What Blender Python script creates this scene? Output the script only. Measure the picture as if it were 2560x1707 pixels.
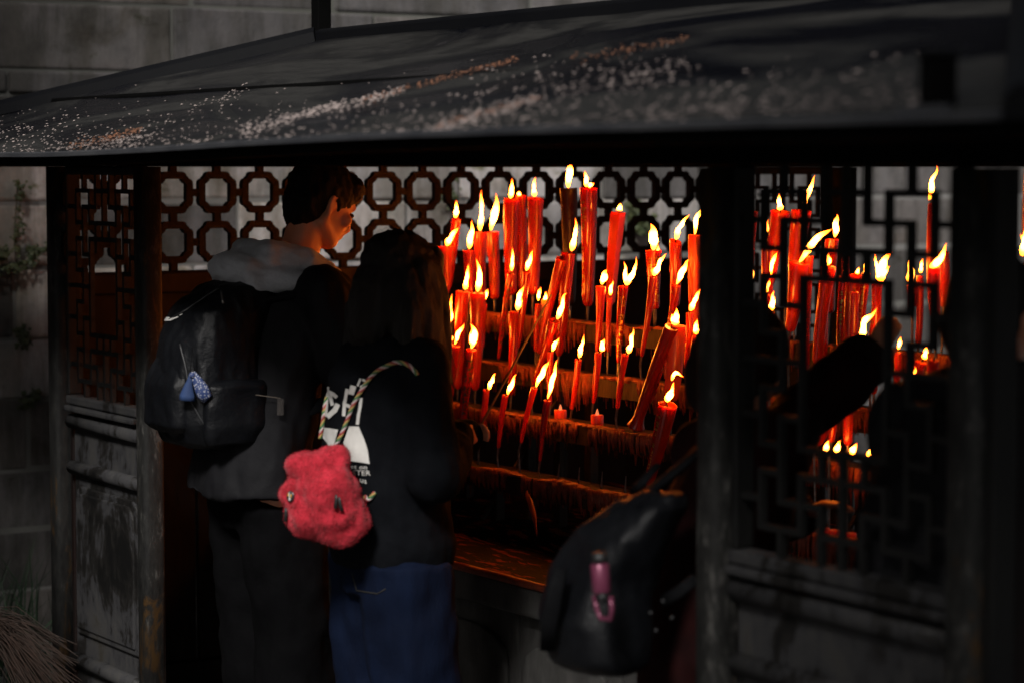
import bpy, bmesh, math, random
from mathutils import Vector, Matrix, Euler, noise
from mathutils.bvhtree import BVHTree

random.seed(7)
for o in list(bpy.data.objects):
    bpy.data.objects.remove(o)
S = bpy.context.scene
COL = S.collection
PI = math.pi
R = math.radians

# ------------------------------------------------------------------ camera
CAM = Vector((7.343, -3.0, 1.75))
FWD = Vector((-0.84, 0.5426, 0.0)).normalized()
RGT = Vector((FWD.y, -FWD.x, 0.0))
PITCH = math.atan((853.5 - 418) / 6044.0)
AX = FWD * math.cos(PITCH) - Vector((0, 0, math.sin(PITCH)))
UP = FWD * math.sin(PITCH) + Vector((0, 0, math.cos(PITCH)))
cd = bpy.data.cameras.new('camera')
cam = bpy.data.objects.new('camera', cd)
COL.objects.link(cam)
cam.matrix_world = Matrix((
    (RGT.x, UP.x, -AX.x, CAM.x),
    (RGT.y, UP.y, -AX.y, CAM.y),
    (RGT.z, UP.z, -AX.z, CAM.z),
    (0, 0, 0, 1)))
cd.sensor_width = 36.0
cd.lens = 85.0
cd.clip_start = 0.05
cd.clip_end = 500.0
cd.dof.use_dof = True
cd.dof.focus_distance = 7.0
cd.dof.aperture_fstop = 2.3
cd.dof.aperture_blades = 0
S.camera = cam

# ------------------------------------------------------------------ sky, sun, exposure
EXPO = -0.2
FLAME = 85.0 * 2 ** (-EXPO)
SUN_EL, SUN_ROT = R(40), R(135)
w = bpy.data.worlds.new('World')
S.world = w
w.use_nodes = True
nt = w.node_tree
bg = nt.nodes['Background']
sky = nt.nodes.new('ShaderNodeTexSky')
sky.sky_type = 'NISHITA'
sky.sun_disc = False
sky.sun_elevation = SUN_EL
sky.sun_rotation = SUN_ROT
sky.air_density = 1.0
sky.dust_density = 4.0
hs = nt.nodes.new('ShaderNodeHueSaturation')
hs.inputs['Saturation'].default_value = 0.35
nt.links.new(sky.outputs[0], hs.inputs['Color'])
nt.links.new(hs.outputs[0], bg.inputs['Color'])
bg.inputs['Strength'].default_value = 0.066
sl = bpy.data.lights.new('sun', 'SUN')
sl.energy = 5.0
sl.angle = R(11)
sl.color = (1.0, 0.96, 0.92)
so = bpy.data.objects.new('sun', sl)
COL.objects.link(so)
so.location = (3, -2, 9)
_sd = Vector((math.sin(SUN_ROT) * math.cos(SUN_EL), math.cos(SUN_ROT) * math.cos(SUN_EL), math.sin(SUN_EL)))
so.rotation_euler = _sd.to_track_quat('Z', 'Y').to_euler()
S.view_settings.view_transform = 'Standard'
S.view_settings.look = 'None'
S.view_settings.gamma = 1.0
S.view_settings.use_curve_mapping = False
S.view_settings.exposure = EXPO
S.render.engine = 'CYCLES'
S.cycles.max_bounces = 6
S.cycles.sample_clamp_indirect = 10.0

# ------------------------------------------------------------------ photo rays (2560 x 1707) onto real planes
def ray(px, py):
    return AX + RGT * ((px - 1280) / 6044.0) + UP * ((853.5 - py) / 6044.0)
def on_y(px, py, y):
    d = ray(px, py); return CAM + d * ((y - CAM.y) / d.y)
def on_x(px, py, x):
    d = ray(px, py); return CAM + d * ((x - CAM.x) / d.x)
def on_z(px, py, z):
    d = ray(px, py); return CAM + d * ((z - CAM.z) / d.z)
def m_per_px(p):
    return (p - CAM).dot(AX) / 6044.0

# ------------------------------------------------------------------ materials
MATS = {}
def nodes(name):
    m = bpy.data.materials.new(name)
    m.use_nodes = True
    t = m.node_tree
    return m, t, t.nodes['Principled BSDF']
def L(t, a, b):
    t.links.new(a, b)
def ramp(t, fac, stops):
    r = t.nodes.new('ShaderNodeValToRGB')
    e = r.color_ramp.elements
    while len(e) < len(stops):
        e.new(0.5)
    for i, (p, c) in enumerate(stops):
        e[i].position = p
        e[i].color = (c[0], c[1], c[2], 1)
    L(t, fac, r.inputs[0])
    return r.outputs[0]
def tex_noise(t, scale, detail=6, rough=0.6, stretch=None, coord='Object', dist=0.0):
    tc = t.nodes.new('ShaderNodeTexCoord')
    n = t.nodes.new('ShaderNodeTexNoise')
    n.inputs['Scale'].default_value = scale
    n.inputs['Detail'].default_value = detail
    n.inputs['Roughness'].default_value = rough
    n.inputs['Distortion'].default_value = dist
    if stretch:
        mp = t.nodes.new('ShaderNodeMapping')
        mp.inputs['Scale'].default_value = stretch
        L(t, tc.outputs[coord], mp.inputs[0])
        L(t, mp.outputs[0], n.inputs['Vector'])
    else:
        L(t, tc.outputs[coord], n.inputs['Vector'])
    return n.outputs['Fac']
def bump(t, p, fac, strength, dist=0.01):
    b = t.nodes.new('ShaderNodeBump')
    b.inputs['Strength'].default_value = strength
    b.inputs['Distance'].default_value = dist
    L(t, fac, b.inputs['Height'])
    L(t, b.outputs[0], p.inputs['Normal'])
def mat(name, c1, c2=None, rough=0.6, rough2=None, scale=8.0, lo=0.35, hi=0.65, stretch=None, bmp=0.0, bscale=None,
        metal=0.0, spec=0.5, detail=6, sss=0.0, sheen=0.0, dist=0.0, bdist=0.01):
    if name in MATS:
        return MATS[name]
    m, t, p = nodes(name)
    c2 = c2 or tuple(x * 0.7 for x in c1)
    f = tex_noise(t, scale, detail, 0.6, stretch, dist=dist)
    L(t, ramp(t, f, [(lo, c1), (hi, c2)]), p.inputs['Base Color'])
    p.inputs['Roughness'].default_value = rough
    if rough2 is not None:
        L(t, ramp(t, f, [(lo, (rough,) * 3), (hi, (rough2,) * 3)]), p.inputs['Roughness'])
    p.inputs['Metallic'].default_value = metal
    p.inputs['Specular IOR Level'].default_value = spec
    if sheen:
        p.inputs['Sheen Weight'].default_value = sheen
        p.inputs['Sheen Roughness'].default_value = 0.5
    if sss:
        p.inputs['Subsurface Weight'].default_value = sss
        p.inputs['Subsurface Radius'].default_value = (1.0, 0.25, 0.08)
        p.inputs['Subsurface Scale'].default_value = 0.02
    if bmp:
        bump(t, p, tex_noise(t, bscale or scale * 4, 8, 0.65, stretch), bmp, bdist)
    MATS[name] = m
    return m

M_LACQ = mat('black_lacquered_wood', (0.0045, 0.0045, 0.0045), (0.009, 0.009, 0.0085), 0.5, 0.75, spec=0.2, scale=14, stretch=(1, 1, 0.35), bmp=0.3, bscale=60)
M_BEAM = mat('sooty_beam', (0.002, 0.002, 0.002), (0.003, 0.003, 0.003), 0.85, 0.9, spec=0.03, scale=6, bmp=0.2)
M_IRON = mat('cast_iron_rusty', (0.0018, 0.0012, 0.0011), (0.0038, 0.002, 0.0016), 0.6, 0.8, spec=0.2, scale=30, bmp=0.25, bscale=120)
M_REDWOOD = mat('red_brown_board', (0.0065, 0.0026, 0.002), (0.003, 0.0018, 0.0015), 0.6, 0.8, spec=0.2, scale=9, stretch=(1, 1, 0.3), bmp=0.25)
def worn_mat():
    m, t, p = nodes('weathered_lacquer')
    big = tex_noise(t, 4.6, 9, 0.7, (1, 1, 0.62), dist=0.5)
    fine = tex_noise(t, 38, 8, 0.7, (1, 1, 0.25))
    mx = t.nodes.new('ShaderNodeMath'); mx.operation = 'MULTIPLY_ADD'
    L(t, fine, mx.inputs[0]); mx.inputs[1].default_value = 0.35; L(t, big, mx.inputs[2])
    L(t, ramp(t, mx.outputs[0], [(0.55, (0.006, 0.006, 0.006)), (0.655, (0.013, 0.012, 0.011)), (0.675, (0.024, 0.024, 0.026)), (0.8, (0.036, 0.035, 0.034)), (0.9, (0.026, 0.023, 0.018))]), p.inputs['Base Color'])
    L(t, ramp(t, mx.outputs[0], [(0.6, (0.45,) * 3), (0.72, (0.85,) * 3)]), p.inputs['Roughness'])
    p.inputs['Specular IOR Level'].default_value = 0.2
    bump(t, p, mx.outputs[0], 0.5, 0.006)
    return m
M_WORN = worn_mat()
def post_mat():
    m, t, p = nodes('worn_post')
    a = tex_noise(t, 45, 8, 0.75, (1, 1, 0.35))
    b = tex_noise(t, 3.5, 5, 0.6, (1, 1, 0.5))
    mx = t.nodes.new('ShaderNodeMath'); mx.operation = 'MULTIPLY_ADD'
    L(t, b, mx.inputs[0]); mx.inputs[1].default_value = 0.5; L(t, a, mx.inputs[2])
    L(t, ramp(t, mx.outputs[0], [(0.6, (0.006, 0.006, 0.006)), (0.82, (0.016, 0.016, 0.015)), (0.93, (0.06, 0.058, 0.054))]), p.inputs['Base Color'])
    c_ = tex_noise(t, 7, 7, 0.7, (1.4, 1.4, 0.5), dist=0.8)
    mxx = t.nodes.new('ShaderNodeMix'); mxx.data_type = 'RGBA'
    L(t, ramp(t, c_, [(0.56, (0, 0, 0)), (0.62, (1, 1, 1))]), mxx.inputs[0])
    src = p.inputs['Base Color'].links[0].from_socket
    L(t, src, mxx.inputs[6]); mxx.inputs[7].default_value = (0.045, 0.024, 0.008, 1)
    L(t, mxx.outputs[2], p.inputs['Base Color'])
    p.inputs['Specular IOR Level'].default_value = 0.2
    p.inputs['Roughness'].default_value = 0.6
    bump(t, p, a, 0.35, 0.004)
    return m
M_POST = post_mat()
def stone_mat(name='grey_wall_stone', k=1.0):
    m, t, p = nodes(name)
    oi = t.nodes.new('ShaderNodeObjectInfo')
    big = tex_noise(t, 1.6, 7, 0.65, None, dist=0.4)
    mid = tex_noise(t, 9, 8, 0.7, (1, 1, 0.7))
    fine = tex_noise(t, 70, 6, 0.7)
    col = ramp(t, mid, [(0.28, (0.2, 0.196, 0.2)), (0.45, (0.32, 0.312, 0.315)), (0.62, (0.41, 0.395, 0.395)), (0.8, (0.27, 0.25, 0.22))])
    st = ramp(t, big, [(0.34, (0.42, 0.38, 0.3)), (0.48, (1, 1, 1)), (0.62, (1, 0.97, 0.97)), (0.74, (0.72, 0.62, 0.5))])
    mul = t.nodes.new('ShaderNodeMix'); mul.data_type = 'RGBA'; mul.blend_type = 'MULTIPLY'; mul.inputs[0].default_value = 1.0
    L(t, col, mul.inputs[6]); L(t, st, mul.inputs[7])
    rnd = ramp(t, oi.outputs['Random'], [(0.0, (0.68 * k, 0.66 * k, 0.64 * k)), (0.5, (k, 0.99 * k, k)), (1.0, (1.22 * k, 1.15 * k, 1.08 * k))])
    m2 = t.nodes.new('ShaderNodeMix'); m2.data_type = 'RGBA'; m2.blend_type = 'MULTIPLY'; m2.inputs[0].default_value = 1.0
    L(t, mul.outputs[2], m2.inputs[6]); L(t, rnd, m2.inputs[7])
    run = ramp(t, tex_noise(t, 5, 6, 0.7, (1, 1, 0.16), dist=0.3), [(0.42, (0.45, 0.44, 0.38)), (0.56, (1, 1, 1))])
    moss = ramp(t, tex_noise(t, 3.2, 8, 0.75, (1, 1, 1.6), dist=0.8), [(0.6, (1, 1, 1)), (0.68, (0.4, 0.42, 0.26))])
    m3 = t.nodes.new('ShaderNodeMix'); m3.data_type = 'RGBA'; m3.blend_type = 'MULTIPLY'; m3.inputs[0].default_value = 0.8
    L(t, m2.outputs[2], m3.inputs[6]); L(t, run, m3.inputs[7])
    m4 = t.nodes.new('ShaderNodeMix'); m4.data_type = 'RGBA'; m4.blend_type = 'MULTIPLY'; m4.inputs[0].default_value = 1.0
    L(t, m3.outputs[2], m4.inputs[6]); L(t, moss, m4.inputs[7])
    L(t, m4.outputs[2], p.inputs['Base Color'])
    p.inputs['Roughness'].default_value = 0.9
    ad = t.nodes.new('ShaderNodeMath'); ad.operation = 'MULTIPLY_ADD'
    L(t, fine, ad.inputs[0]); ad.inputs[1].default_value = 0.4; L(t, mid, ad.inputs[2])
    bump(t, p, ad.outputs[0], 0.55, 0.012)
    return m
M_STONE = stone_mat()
M_STONE_SHADED = stone_mat('shade_darkened_stone', 0.3)  # same wall stone with shade put into its colour
M_MORTAR = mat('wall_mortar', (0.22, 0.215, 0.21), (0.06, 0.062, 0.05), 0.95, scale=1.5, bmp=0.5)
M_GROUND = mat('dark_paving', (0.05, 0.049, 0.047), (0.09, 0.086, 0.08), 0.85, scale=5, bmp=0.4)
M_ALTAR = mat('dirty_stone', (0.09, 0.088, 0.083), (0.03, 0.028, 0.026), 0.85, scale=10, stretch=(1, 1, 0.4), bmp=0.4, bscale=50)
M_SHELF = mat('waxed_iron', (0.045, 0.03, 0.018), (0.016, 0.011, 0.008), 0.45, 0.65, spec=0.3, scale=22, stretch=(1, 1, 0.3), bmp=0.4, bscale=90)
M_STEEL = mat('soot_steel', (0.25, 0.24, 0.23), (0.1, 0.1, 0.1), 0.4, metal=0.8, scale=50)
M_TRAY = mat('wax_pool', (0.005, 0.0035, 0.003), (0.2, 0.042, 0.014), 0.7, 0.8, spec=0.08, scale=26, lo=0.55, hi=0.59, stretch=(0.35, 1.6, 1), bmp=0.5, bscale=40)
M_DRIP = mat('dripped_wax', (0.32, 0.05, 0.016), (0.14, 0.035, 0.015), 0.55, scale=30, bmp=0.2, sss=0.1)
M_WICK = mat('burnt_wick', (0.01, 0.009, 0.008), (0.02, 0.015, 0.012), 0.9)
M_GOLD = mat('gold_foil', (0.75, 0.5, 0.12), (0.5, 0.32, 0.06), 0.3, metal=0.9, scale=80)
M_INK = mat('dark_foil', (0.02, 0.025, 0.012), (0.03, 0.015, 0.01), 0.4, scale=80)

def wax_mat(name, c, c2, rough, sss):
    m, t, p = nodes(name)
    f = tex_noise(t, 18, 4, 0.5, (1, 1, 0.35))
    L(t, ramp(t, f, [(0.35, c), (0.65, c2)]), p.inputs['Base Color'])
    p.inputs['Roughness'].default_value = rough
    p.inputs['Subsurface Weight'].default_value = sss
    p.inputs['Subsurface Radius'].default_value = (1.0, 0.22, 0.05)
    p.inputs['Subsurface Scale'].default_value = 0.07
    p.inputs['Coat Weight'].default_value = 0.5
    p.inputs['Coat Roughness'].default_value = 0.12
    bump(t, p, tex_noise(t, 90, 4, 0.5, (1, 1, 0.2)), 0.12, 0.003)
    return m
M_WAX = wax_mat('red_wax', (0.42, 0.03, 0.009), (0.36, 0.022, 0.007), 0.3, 0.85)
M_WAXD = wax_mat('dark_red_wax', (0.3, 0.012, 0.006), (0.22, 0.01, 0.005), 0.3, 0.35)
M_WAXO = wax_mat('orange_red_wax', (0.66, 0.085, 0.025), (0.52, 0.045, 0.014), 0.55, 0.5)
M_CHAR = mat('charred_wrapper', (0.035, 0.008, 0.005), (0.012, 0.006, 0.004), 0.25, 0.5, scale=20)
M_GLOSS = wax_mat('glossy_wrapped_wax', (0.32, 0.018, 0.006), (0.24, 0.012, 0.005), 0.14, 0.6)
M_TEA = wax_mat('tea_light_plastic', (0.85, 0.12, 0.07), (0.8, 0.09, 0.05), 0.4, 0.7)

def flame_mat(name, k):
    m = bpy.data.materials.new(name)
    m.use_nodes = True
    t = m.node_tree
    t.nodes.remove(t.nodes['Principled BSDF'])
    at = t.nodes.new('ShaderNodeAttribute'); at.attribute_name = 'along'
    c = ramp(t, at.outputs['Fac'], [(0.0, (0.55, 0.12, 0.012)), (0.12, (1, 0.2, 0.006)), (0.3, (1, 0.245, 0.024)), (0.62, (1, 0.22, 0.018)), (0.85, (1, 0.13, 0.005)), (1.0, (1, 0.1, 0.008))])
    s = ramp(t, at.outputs['Fac'], [(0.0, (0.12,) * 3), (0.14, (0.6,) * 3), (0.35, (1,) * 3), (0.65, (0.75,) * 3), (0.85, (0.25,) * 3), (1.0, (0.06,) * 3)])
    mu = t.nodes.new('ShaderNodeMath'); mu.operation = 'MULTIPLY'; mu.inputs[1].default_value = FLAME * k
    L(t, s, mu.inputs[0])
    em = t.nodes.new('ShaderNodeEmission')
    L(t, c, em.inputs['Color']); L(t, mu.outputs[0], em.inputs['Strength'])
    L(t, em.outputs[0], t.nodes['Material Output'].inputs['Surface'])
    return m
M_FLAME = flame_mat('candle_flame', 1.0)
def led_mat():
    m, t, p = nodes('glowing_tea_flame')
    p.inputs['Base Color'].default_value = (0.9, 0.4, 0.25, 1)
    p.inputs['Emission Color'].default_value = (1.0, 0.3, 0.12, 1)
    p.inputs['Emission Strength'].default_value = 0.65 * 2 ** (-EXPO)
    return m
M_LED = led_mat()

# ------------------------------------------------------------------ mesh building
OFF = {}
class MB:
    def __init__(s):
        s.v = []; s.f = []; s.a = []
    def add(s, vs, fs):
        n = len(s.v)
        s.v += [Vector(q) for q in vs]
        s.f += [tuple(i + n for i in f) for f in fs]
        return n
    def box(s, a, b):
        x0, y0, z0 = a; x1, y1, z1 = b
        s.add([(x0, y0, z0), (x1, y0, z0), (x1, y1, z0), (x0, y1, z0), (x0, y0, z1), (x1, y0, z1), (x1, y1, z1), (x0, y1, z1)],
              [(0, 3, 2, 1), (4, 5, 6, 7), (0, 1, 5, 4), (1, 2, 6, 5), (2, 3, 7, 6), (3, 0, 4, 7)])
    def loft(s, rings, cap=True):
        n = len(rings[0]); base = len(s.v)
        for r in rings:
            s.v += [Vector(q) for q in r]
        for i in range(len(rings) - 1):
            for j in range(n):
                k = (j + 1) % n
                s.f.append((base + i * n + j, base + i * n + k, base + (i + 1) * n + k, base + (i + 1) * n + j))
        if cap:
            s.f.append(tuple(base + j for j in reversed(range(n))))
            s.f.append(tuple(base + (len(rings) - 1) * n + j for j in range(n)))
        return base
    def tube(s, pts, rad, n=8, flat=1.0, flatdir=None):
        pts = [Vector(p) for p in pts]
        if not isinstance(rad, (list, tuple)):
            rad = [rad] * len(pts)
        rings = []; prev = None
        for i, p in enumerate(pts):
            d = (pts[min(i + 1, len(pts) - 1)] - pts[max(i - 1, 0)])
            d = d.normalized() if d.length > 1e-9 else Vector((0, 0, 1))
            if prev is None:
                up = flatdir if flatdir is not None else (Vector((0, 1, 0)) if abs(d.y) < 0.9 else Vector((1, 0, 0)))
            else:
                up = prev
            u = (up - d * up.dot(d)).normalized()
            prev = u
            v = d.cross(u)
            rings.append([p + (u * math.cos(2 * PI * j / n) * flat + v * math.sin(2 * PI * j / n)) * rad[i] for j in range(n)])
        s.loft(rings)
    def ell(s, c, r, rot=None, seg=16, rin=10):
        c = Vector(c); vs = []; fs = []
        for i in range(rin + 1):
            th = PI * i / rin
            for j in range(seg):
                ph = 2 * PI * j / seg
                q = Vector((r[0] * math.sin(th) * math.cos(ph), r[1] * math.sin(th) * math.sin(ph), r[2] * math.cos(th)))
                if rot is not None:
                    q = rot @ q
                vs.append(c + q)
        for i in range(rin):
            for j in range(seg):
                k = (j + 1) % seg
                fs.append((i * seg + j, (i + 1) * seg + j, (i + 1) * seg + k, i * seg + k))
        s.add(vs, fs)
    def chain(s, pts, rad):
        pts = [Vector(p) for p in pts]
        for p, r in zip(pts, rad):
            s.ell(p, (r, r, r), seg=12, rin=8)
        s.tube(pts, list(rad), 12)
    def rings(s, lst, n=24):
        s.loft([[Vector(c) + Vector((rx * math.cos(2 * PI * j / n), ry * math.sin(2 * PI * j / n), 0)) for j in range(n)] for c, rx, ry in lst])
    def prism(s, poly, axis_o, eu, ev, en, depth):
        n = len(poly)
        o = Vector(axis_o)
        a = [o + eu * x + ev * y for x, y in poly]
        b = [q + en * depth for q in a]
        s.loft([a, b])
    def mesh(s, name, off=Vector()):
        me = bpy.data.meshes.new(name)
        me.from_pydata([tuple(q - off) for q in s.v], [], s.f)
        if s.a:
            at = me.attributes.new('along', 'FLOAT', 'POINT')
            at.data.foreach_set('value', s.a)
        me.validate()
        return me
    def build(s, name, m, parent=None, smooth=False, off=None):
        o_ = off if off is not None else (OFF[parent.name] if parent else Vector())
        me = s.mesh(name, o_)
        fixn(me)
        ob = link(name, me, m, parent, smooth)
        if parent is None and off is not None:
            ob.location = off
        OFF[ob.name] = o_
        return ob
def fixn(me):
    bm = bmesh.new(); bm.from_mesh(me)
    bmesh.ops.remove_doubles(bm, verts=bm.verts, dist=1e-6)
    bmesh.ops.recalc_face_normals(bm, faces=bm.faces)
    bm.to_mesh(me); bm.free()
def link(name, me, m, parent=None, smooth=False):
    ob = bpy.data.objects.new(name, me)
    COL.objects.link(ob)
    if m is not None and len(me.materials) == 0:
        me.materials.append(m)
    if smooth:
        me.polygons.foreach_set('use_smooth', [True] * len(me.polygons))
    ob.parent = parent
    return ob
def tag(o, label=None, cat=None, group=None, kind=None):
    if label: o['label'] = label
    if cat: o['category'] = cat
    if group: o['group'] = group
    if kind: o['kind'] = kind
    return o
def thing(name, label, cat, loc=(0, 0, 0), group=None):
    o = bpy.data.objects.new(name, None)
    COL.objects.link(o)
    o.location = loc
    o.empty_display_size = 0.1
    OFF[o.name] = Vector(loc)
    return tag(o, label, cat, group)
def group_part(name, parent):
    o = bpy.data.objects.new(name, None)
    COL.objects.link(o); o.parent = parent
    o.empty_display_size = 0.05
    OFF[o.name] = OFF[parent.name]
    return o
def bevel(ob, wdt, seg=2):
    b = ob.modifiers.new('bevel', 'BEVEL'); b.width = wdt; b.segments = seg; b.limit_method = 'ANGLE'
    return ob
UNIT = {}
def cube_part(name, m, a, b, parent):
    key = m.name
    if key not in UNIT:
        mb = MB(); mb.box((-.5, -.5, -.5), (.5, .5, .5))
        me = mb.mesh(name); me.materials.append(m); UNIT[key] = me
    ob = bpy.data.objects.new(name, UNIT[key])
    COL.objects.link(ob); ob.parent = parent
    a, b = Vector(a), Vector(b)
    ob.location = (a + b) / 2 - OFF[parent.name]
    ob.scale = b - a
    OFF[ob.name] = OFF[parent.name]
    return ob
def organic(mb, name, m, parent, voxel=0.009, smooth=6, fold=None, cut=None):
    """one continuous surface out of overlapping closed shapes"""
    me = mb.mesh('tmp')
    fixn(me)
    ob = bpy.data.objects.new('tmp', me); COL.objects.link(ob)
    rm = ob.modifiers.new('r', 'REMESH'); rm.mode = 'VOXEL'; rm.voxel_size = voxel
    sm = ob.modifiers.new('s', 'SMOOTH'); sm.iterations = smooth; sm.factor = 0.5
    dg = bpy.context.evaluated_depsgraph_get()
    dg.update()
    ev = bpy.data.meshes.new_from_object(ob.evaluated_get(dg))
    bpy.data.objects.remove(ob)
    ev.name = name
    if fold:
        ev.update()
        vs = [(v.co.copy(), v.normal.copy()) for v in ev.vertices]
        for v, (c, n) in zip(ev.vertices, vs):
            d = 0.0
            for amp, sc, seed in fold:
                q = Vector((c.x * sc[0] + seed, c.y * sc[1], c.z * sc[2] + seed * 2))
                d += amp * noise.noise(q)
            v.co = c + n * d
    off = OFF[parent.name] if parent else Vector()
    WORLD[name] = None
    bm = bmesh.new(); bm.from_mesh(ev)
    bvh = BVHTree.FromBMesh(bm)
    bm.free()
    for v in ev.vertices:
        v.co -= off
    ev.materials.clear()
    o = link(name, ev, m, parent, True)
    OFF[o.name] = off
    BVH[o.name] = bvh
    return o
WORLD = {}; BVH = {}
def hit(ob, px, py, lift=0.004):
    d = ray(px, py).normalized()
    loc, nor, i, dist = BVH[ob.name].ray_cast(CAM, d)
    if loc is None:
        return None, None
    if nor.dot(d) > 0: nor = -nor
    return loc + nor * lift, nor
def decal_poly(name, polys, target, m, parent, lift=0.004, step=6.0):
    """flat print: outlines given on the photo, laid on the surface they are printed on"""
    bm = bmesh.new()
    for poly in polys:
        vs = [bm.verts.new((x, y, 0)) for x, y in poly]
        bm.faces.new(vs)
    bmesh.ops.triangulate(bm, faces=bm.faces)
    for _ in range(5):
        es = [e for e in bm.edges if e.calc_length() > step]
        if not es: break
        bmesh.ops.subdivide_edges(bm, edges=es, cuts=1, use_grid_fill=False)
        bmesh.ops.triangulate(bm, faces=bm.faces)
    off = OFF[parent.name]
    bad = []
    for v in bm.verts:
        p, n = hit(target, v.co.x, v.co.y, lift)
        if p is None: bad.append(v)
        else: v.co = p - off
    bmesh.ops.delete(bm, geom=bad, context='VERTS')
    me = bpy.data.meshes.new(name); bm.to_mesh(me); bm.free()
    o = link(name, me, m, parent)
    OFF[o.name] = off
    return o
def stroke(pts, wd):
    """thick polyline in photo pixels -> quads"""
    out = []
    for i in range(len(pts) - 1):
        a = Vector((pts[i][0], pts[i][1])); b = Vector((pts[i + 1][0], pts[i + 1][1]))
        d = (b - a).normalized(); n = Vector((-d.y, d.x)) * wd / 2
        a2 = a - d * wd * 0.2; b2 = b + d * wd * 0.2
        out.append([tuple(a2 + n), tuple(b2 + n), tuple(b2 - n), tuple(a2 - n)])
    return out

# =================================================================== SETTING
g = MB(); g.box((-60, -60, -0.05), (60, 60, 0.0))
tag(g.build('ground', M_GROUND), kind='structure')

# ------------------------------------------------------------------ stone wall behind (plane x = WX), every block a part
WX = -1.15
wall = thing('stone_wall', 'tall grey block wall with mossy joints running behind the candle pavilion', 'wall', (WX, 2.0, 0))
cube_part('mortar', M_MORTAR, (WX - 0.4, -4.0, 0), (WX - 0.007, 10.0, 3.9), wall)
zs = [0.0, 0.18, 0.40, 0.63, 0.893, 1.115, 1.375, 1.615, 1.86, 2.02, 2.105, 2.36, 2.62, 2.88, 3.14, 3.4, 3.66, 3.9]
for r_ in range(len(zs) - 1):
    yy = -4.0 + random.uniform(-0.5, 0)
    h = zs[r_ + 1] - zs[r_]
    while yy < 10:
        wd = random.uniform(0.62, 1.15) if h > 0.12 else random.uniform(0.9, 1.5)
        a, b = max(yy, -4.0), min(yy + wd, 10.0)
        yy += wd
        if b - a < 0.08:
            continue
        gp = random.uniform(0.002, 0.005)
        mb = MB()
        pr = random.uniform(-0.006, 0.008)
        if h < 0.12: pr += 0.012
        jz = random.uniform(-0.004, 0.004)
        mb.box((WX - 0.1, a + gp, zs[r_] + gp + jz), (WX + pr, b - gp, zs[r_ + 1] - gp))
        dark = (zs[r_] > 1.85 and random.random() < 0.9) or a > 2.9 or (zs[r_] < 0.85 and random.random() < 0.85) or random.random() < 0.12  # shade painted into upper, base and far blocks; a few more at random
        blk = mb.build('stone_block', M_STONE_SHADED if dark else M_STONE, wall)
        bevel(blk, random.uniform(0.008, 0.02), 3)

# block added out of view past the left edge to shade the wall's left end
bld = thing('added_shade_block', 'plain grey block added out of view to shade the left end of the wall', 'light blocker', (0.8, -4.8, 0))
q = MB(); q.box((-1.1, -6.4, 0), (3.0, -3.3, 8.2)); q.build('wall', mat('grey_plaster', (0.2, 0.195, 0.19), (0.13, 0.125, 0.12), 0.9, scale=3, bmp=0.3), bld)
q = MB(); q.loft([[Vector((-1.3, -6.6, 8.203)), Vector((3.1, -6.6, 8.203)), Vector((3.1, -3.1, 8.203)), Vector((-1.3, -3.1, 8.203))], [Vector((0.0, -6.6, 9.3)), Vector((0.2, -6.6, 9.3)), Vector((0.2, -3.1, 9.3)), Vector((0.0, -3.1, 9.3))]]); q.build('roof', mat('grey_roof_tiles', (0.06, 0.06, 0.06), (0.04, 0.04, 0.04), 0.8), bld)
bl2 = thing('added_shade_wall', 'dark timber slab added out of view to shade the right end of the pavilion', 'gate', (11.5, -5.3, 0))  # slab added behind the camera purely to shade the pavilion's right end
q = MB(); q.box((8.85, -5.6, 0), (14.0, -5.0, 8.0)); q.build('wall', mat('dark_timber', (0.05, 0.035, 0.028), (0.03, 0.022, 0.018), 0.8, scale=3, bmp=0.3), bl2)
q = MB(); q.loft([[Vector((8.7, -5.8, 8.003)), Vector((14.2, -5.8, 8.003)), Vector((14.2, -4.8, 8.003)), Vector((8.7, -4.8, 8.003))], [Vector((8.8, -5.32, 8.5)), Vector((14.1, -5.32, 8.5)), Vector((14.1, -5.28, 8.5)), Vector((8.8, -5.28, 8.5))]]); q.build('roof', MATS['grey_roof_tiles'], bl2)
# =================================================================== PAVILION
pav = thing('candle_pavilion', 'black lacquered candle burning pavilion with lattice panels under a sheet metal roof', 'pavilion', (2.1, 1.35, 0))
XL, XR, YB = -0.065, 4.27, 2.76
def post(x0, x1, y0, y1, m=M_POST, z1=1.75):
    mb = MB()
    n = 20
    cx, cy, rx, ry = (x0 + x1) / 2, (y0 + y1) / 2, (x1 - x0) / 2, (y1 - y0) / 2
    def ringz(z):
        out = []
        for j in range(n):
            a = 2 * PI * j / n
            ca, sa = math.cos(a), math.sin(a)
            e = 0.55
            out.append(Vector((cx + rx * math.copysign(abs(ca) ** e, ca), cy + ry * math.copysign(abs(sa) ** e, sa), z)))
        return out
    mb.loft([ringz(z) for z in (0, 0.6, 1.2, z1)])
    return mb.build('post', m, pav, True)
def pole(px, y, r_):
    p = on_y(px, 900, y)
    post(p.x - r_, p.x + r_, y - r_, y + r_)
pole(153, 0.02, 0.037)
pole(373, 0.01, 0.036)
pole(1797, 0.0, 0.037)
pole(2440, 0.01, 0.042)
for x in (-0.03, 0.68, 3.46, 4.2):
    post(x - 0.037, x + 0.037, 2.69, 2.764)
q = MB(); q.box((4.2, -0.005, 0.0), (4.265, 0.05, 1.75)); bevel(q.build('corner_stile', M_LACQ, pav), 0.004)
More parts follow.
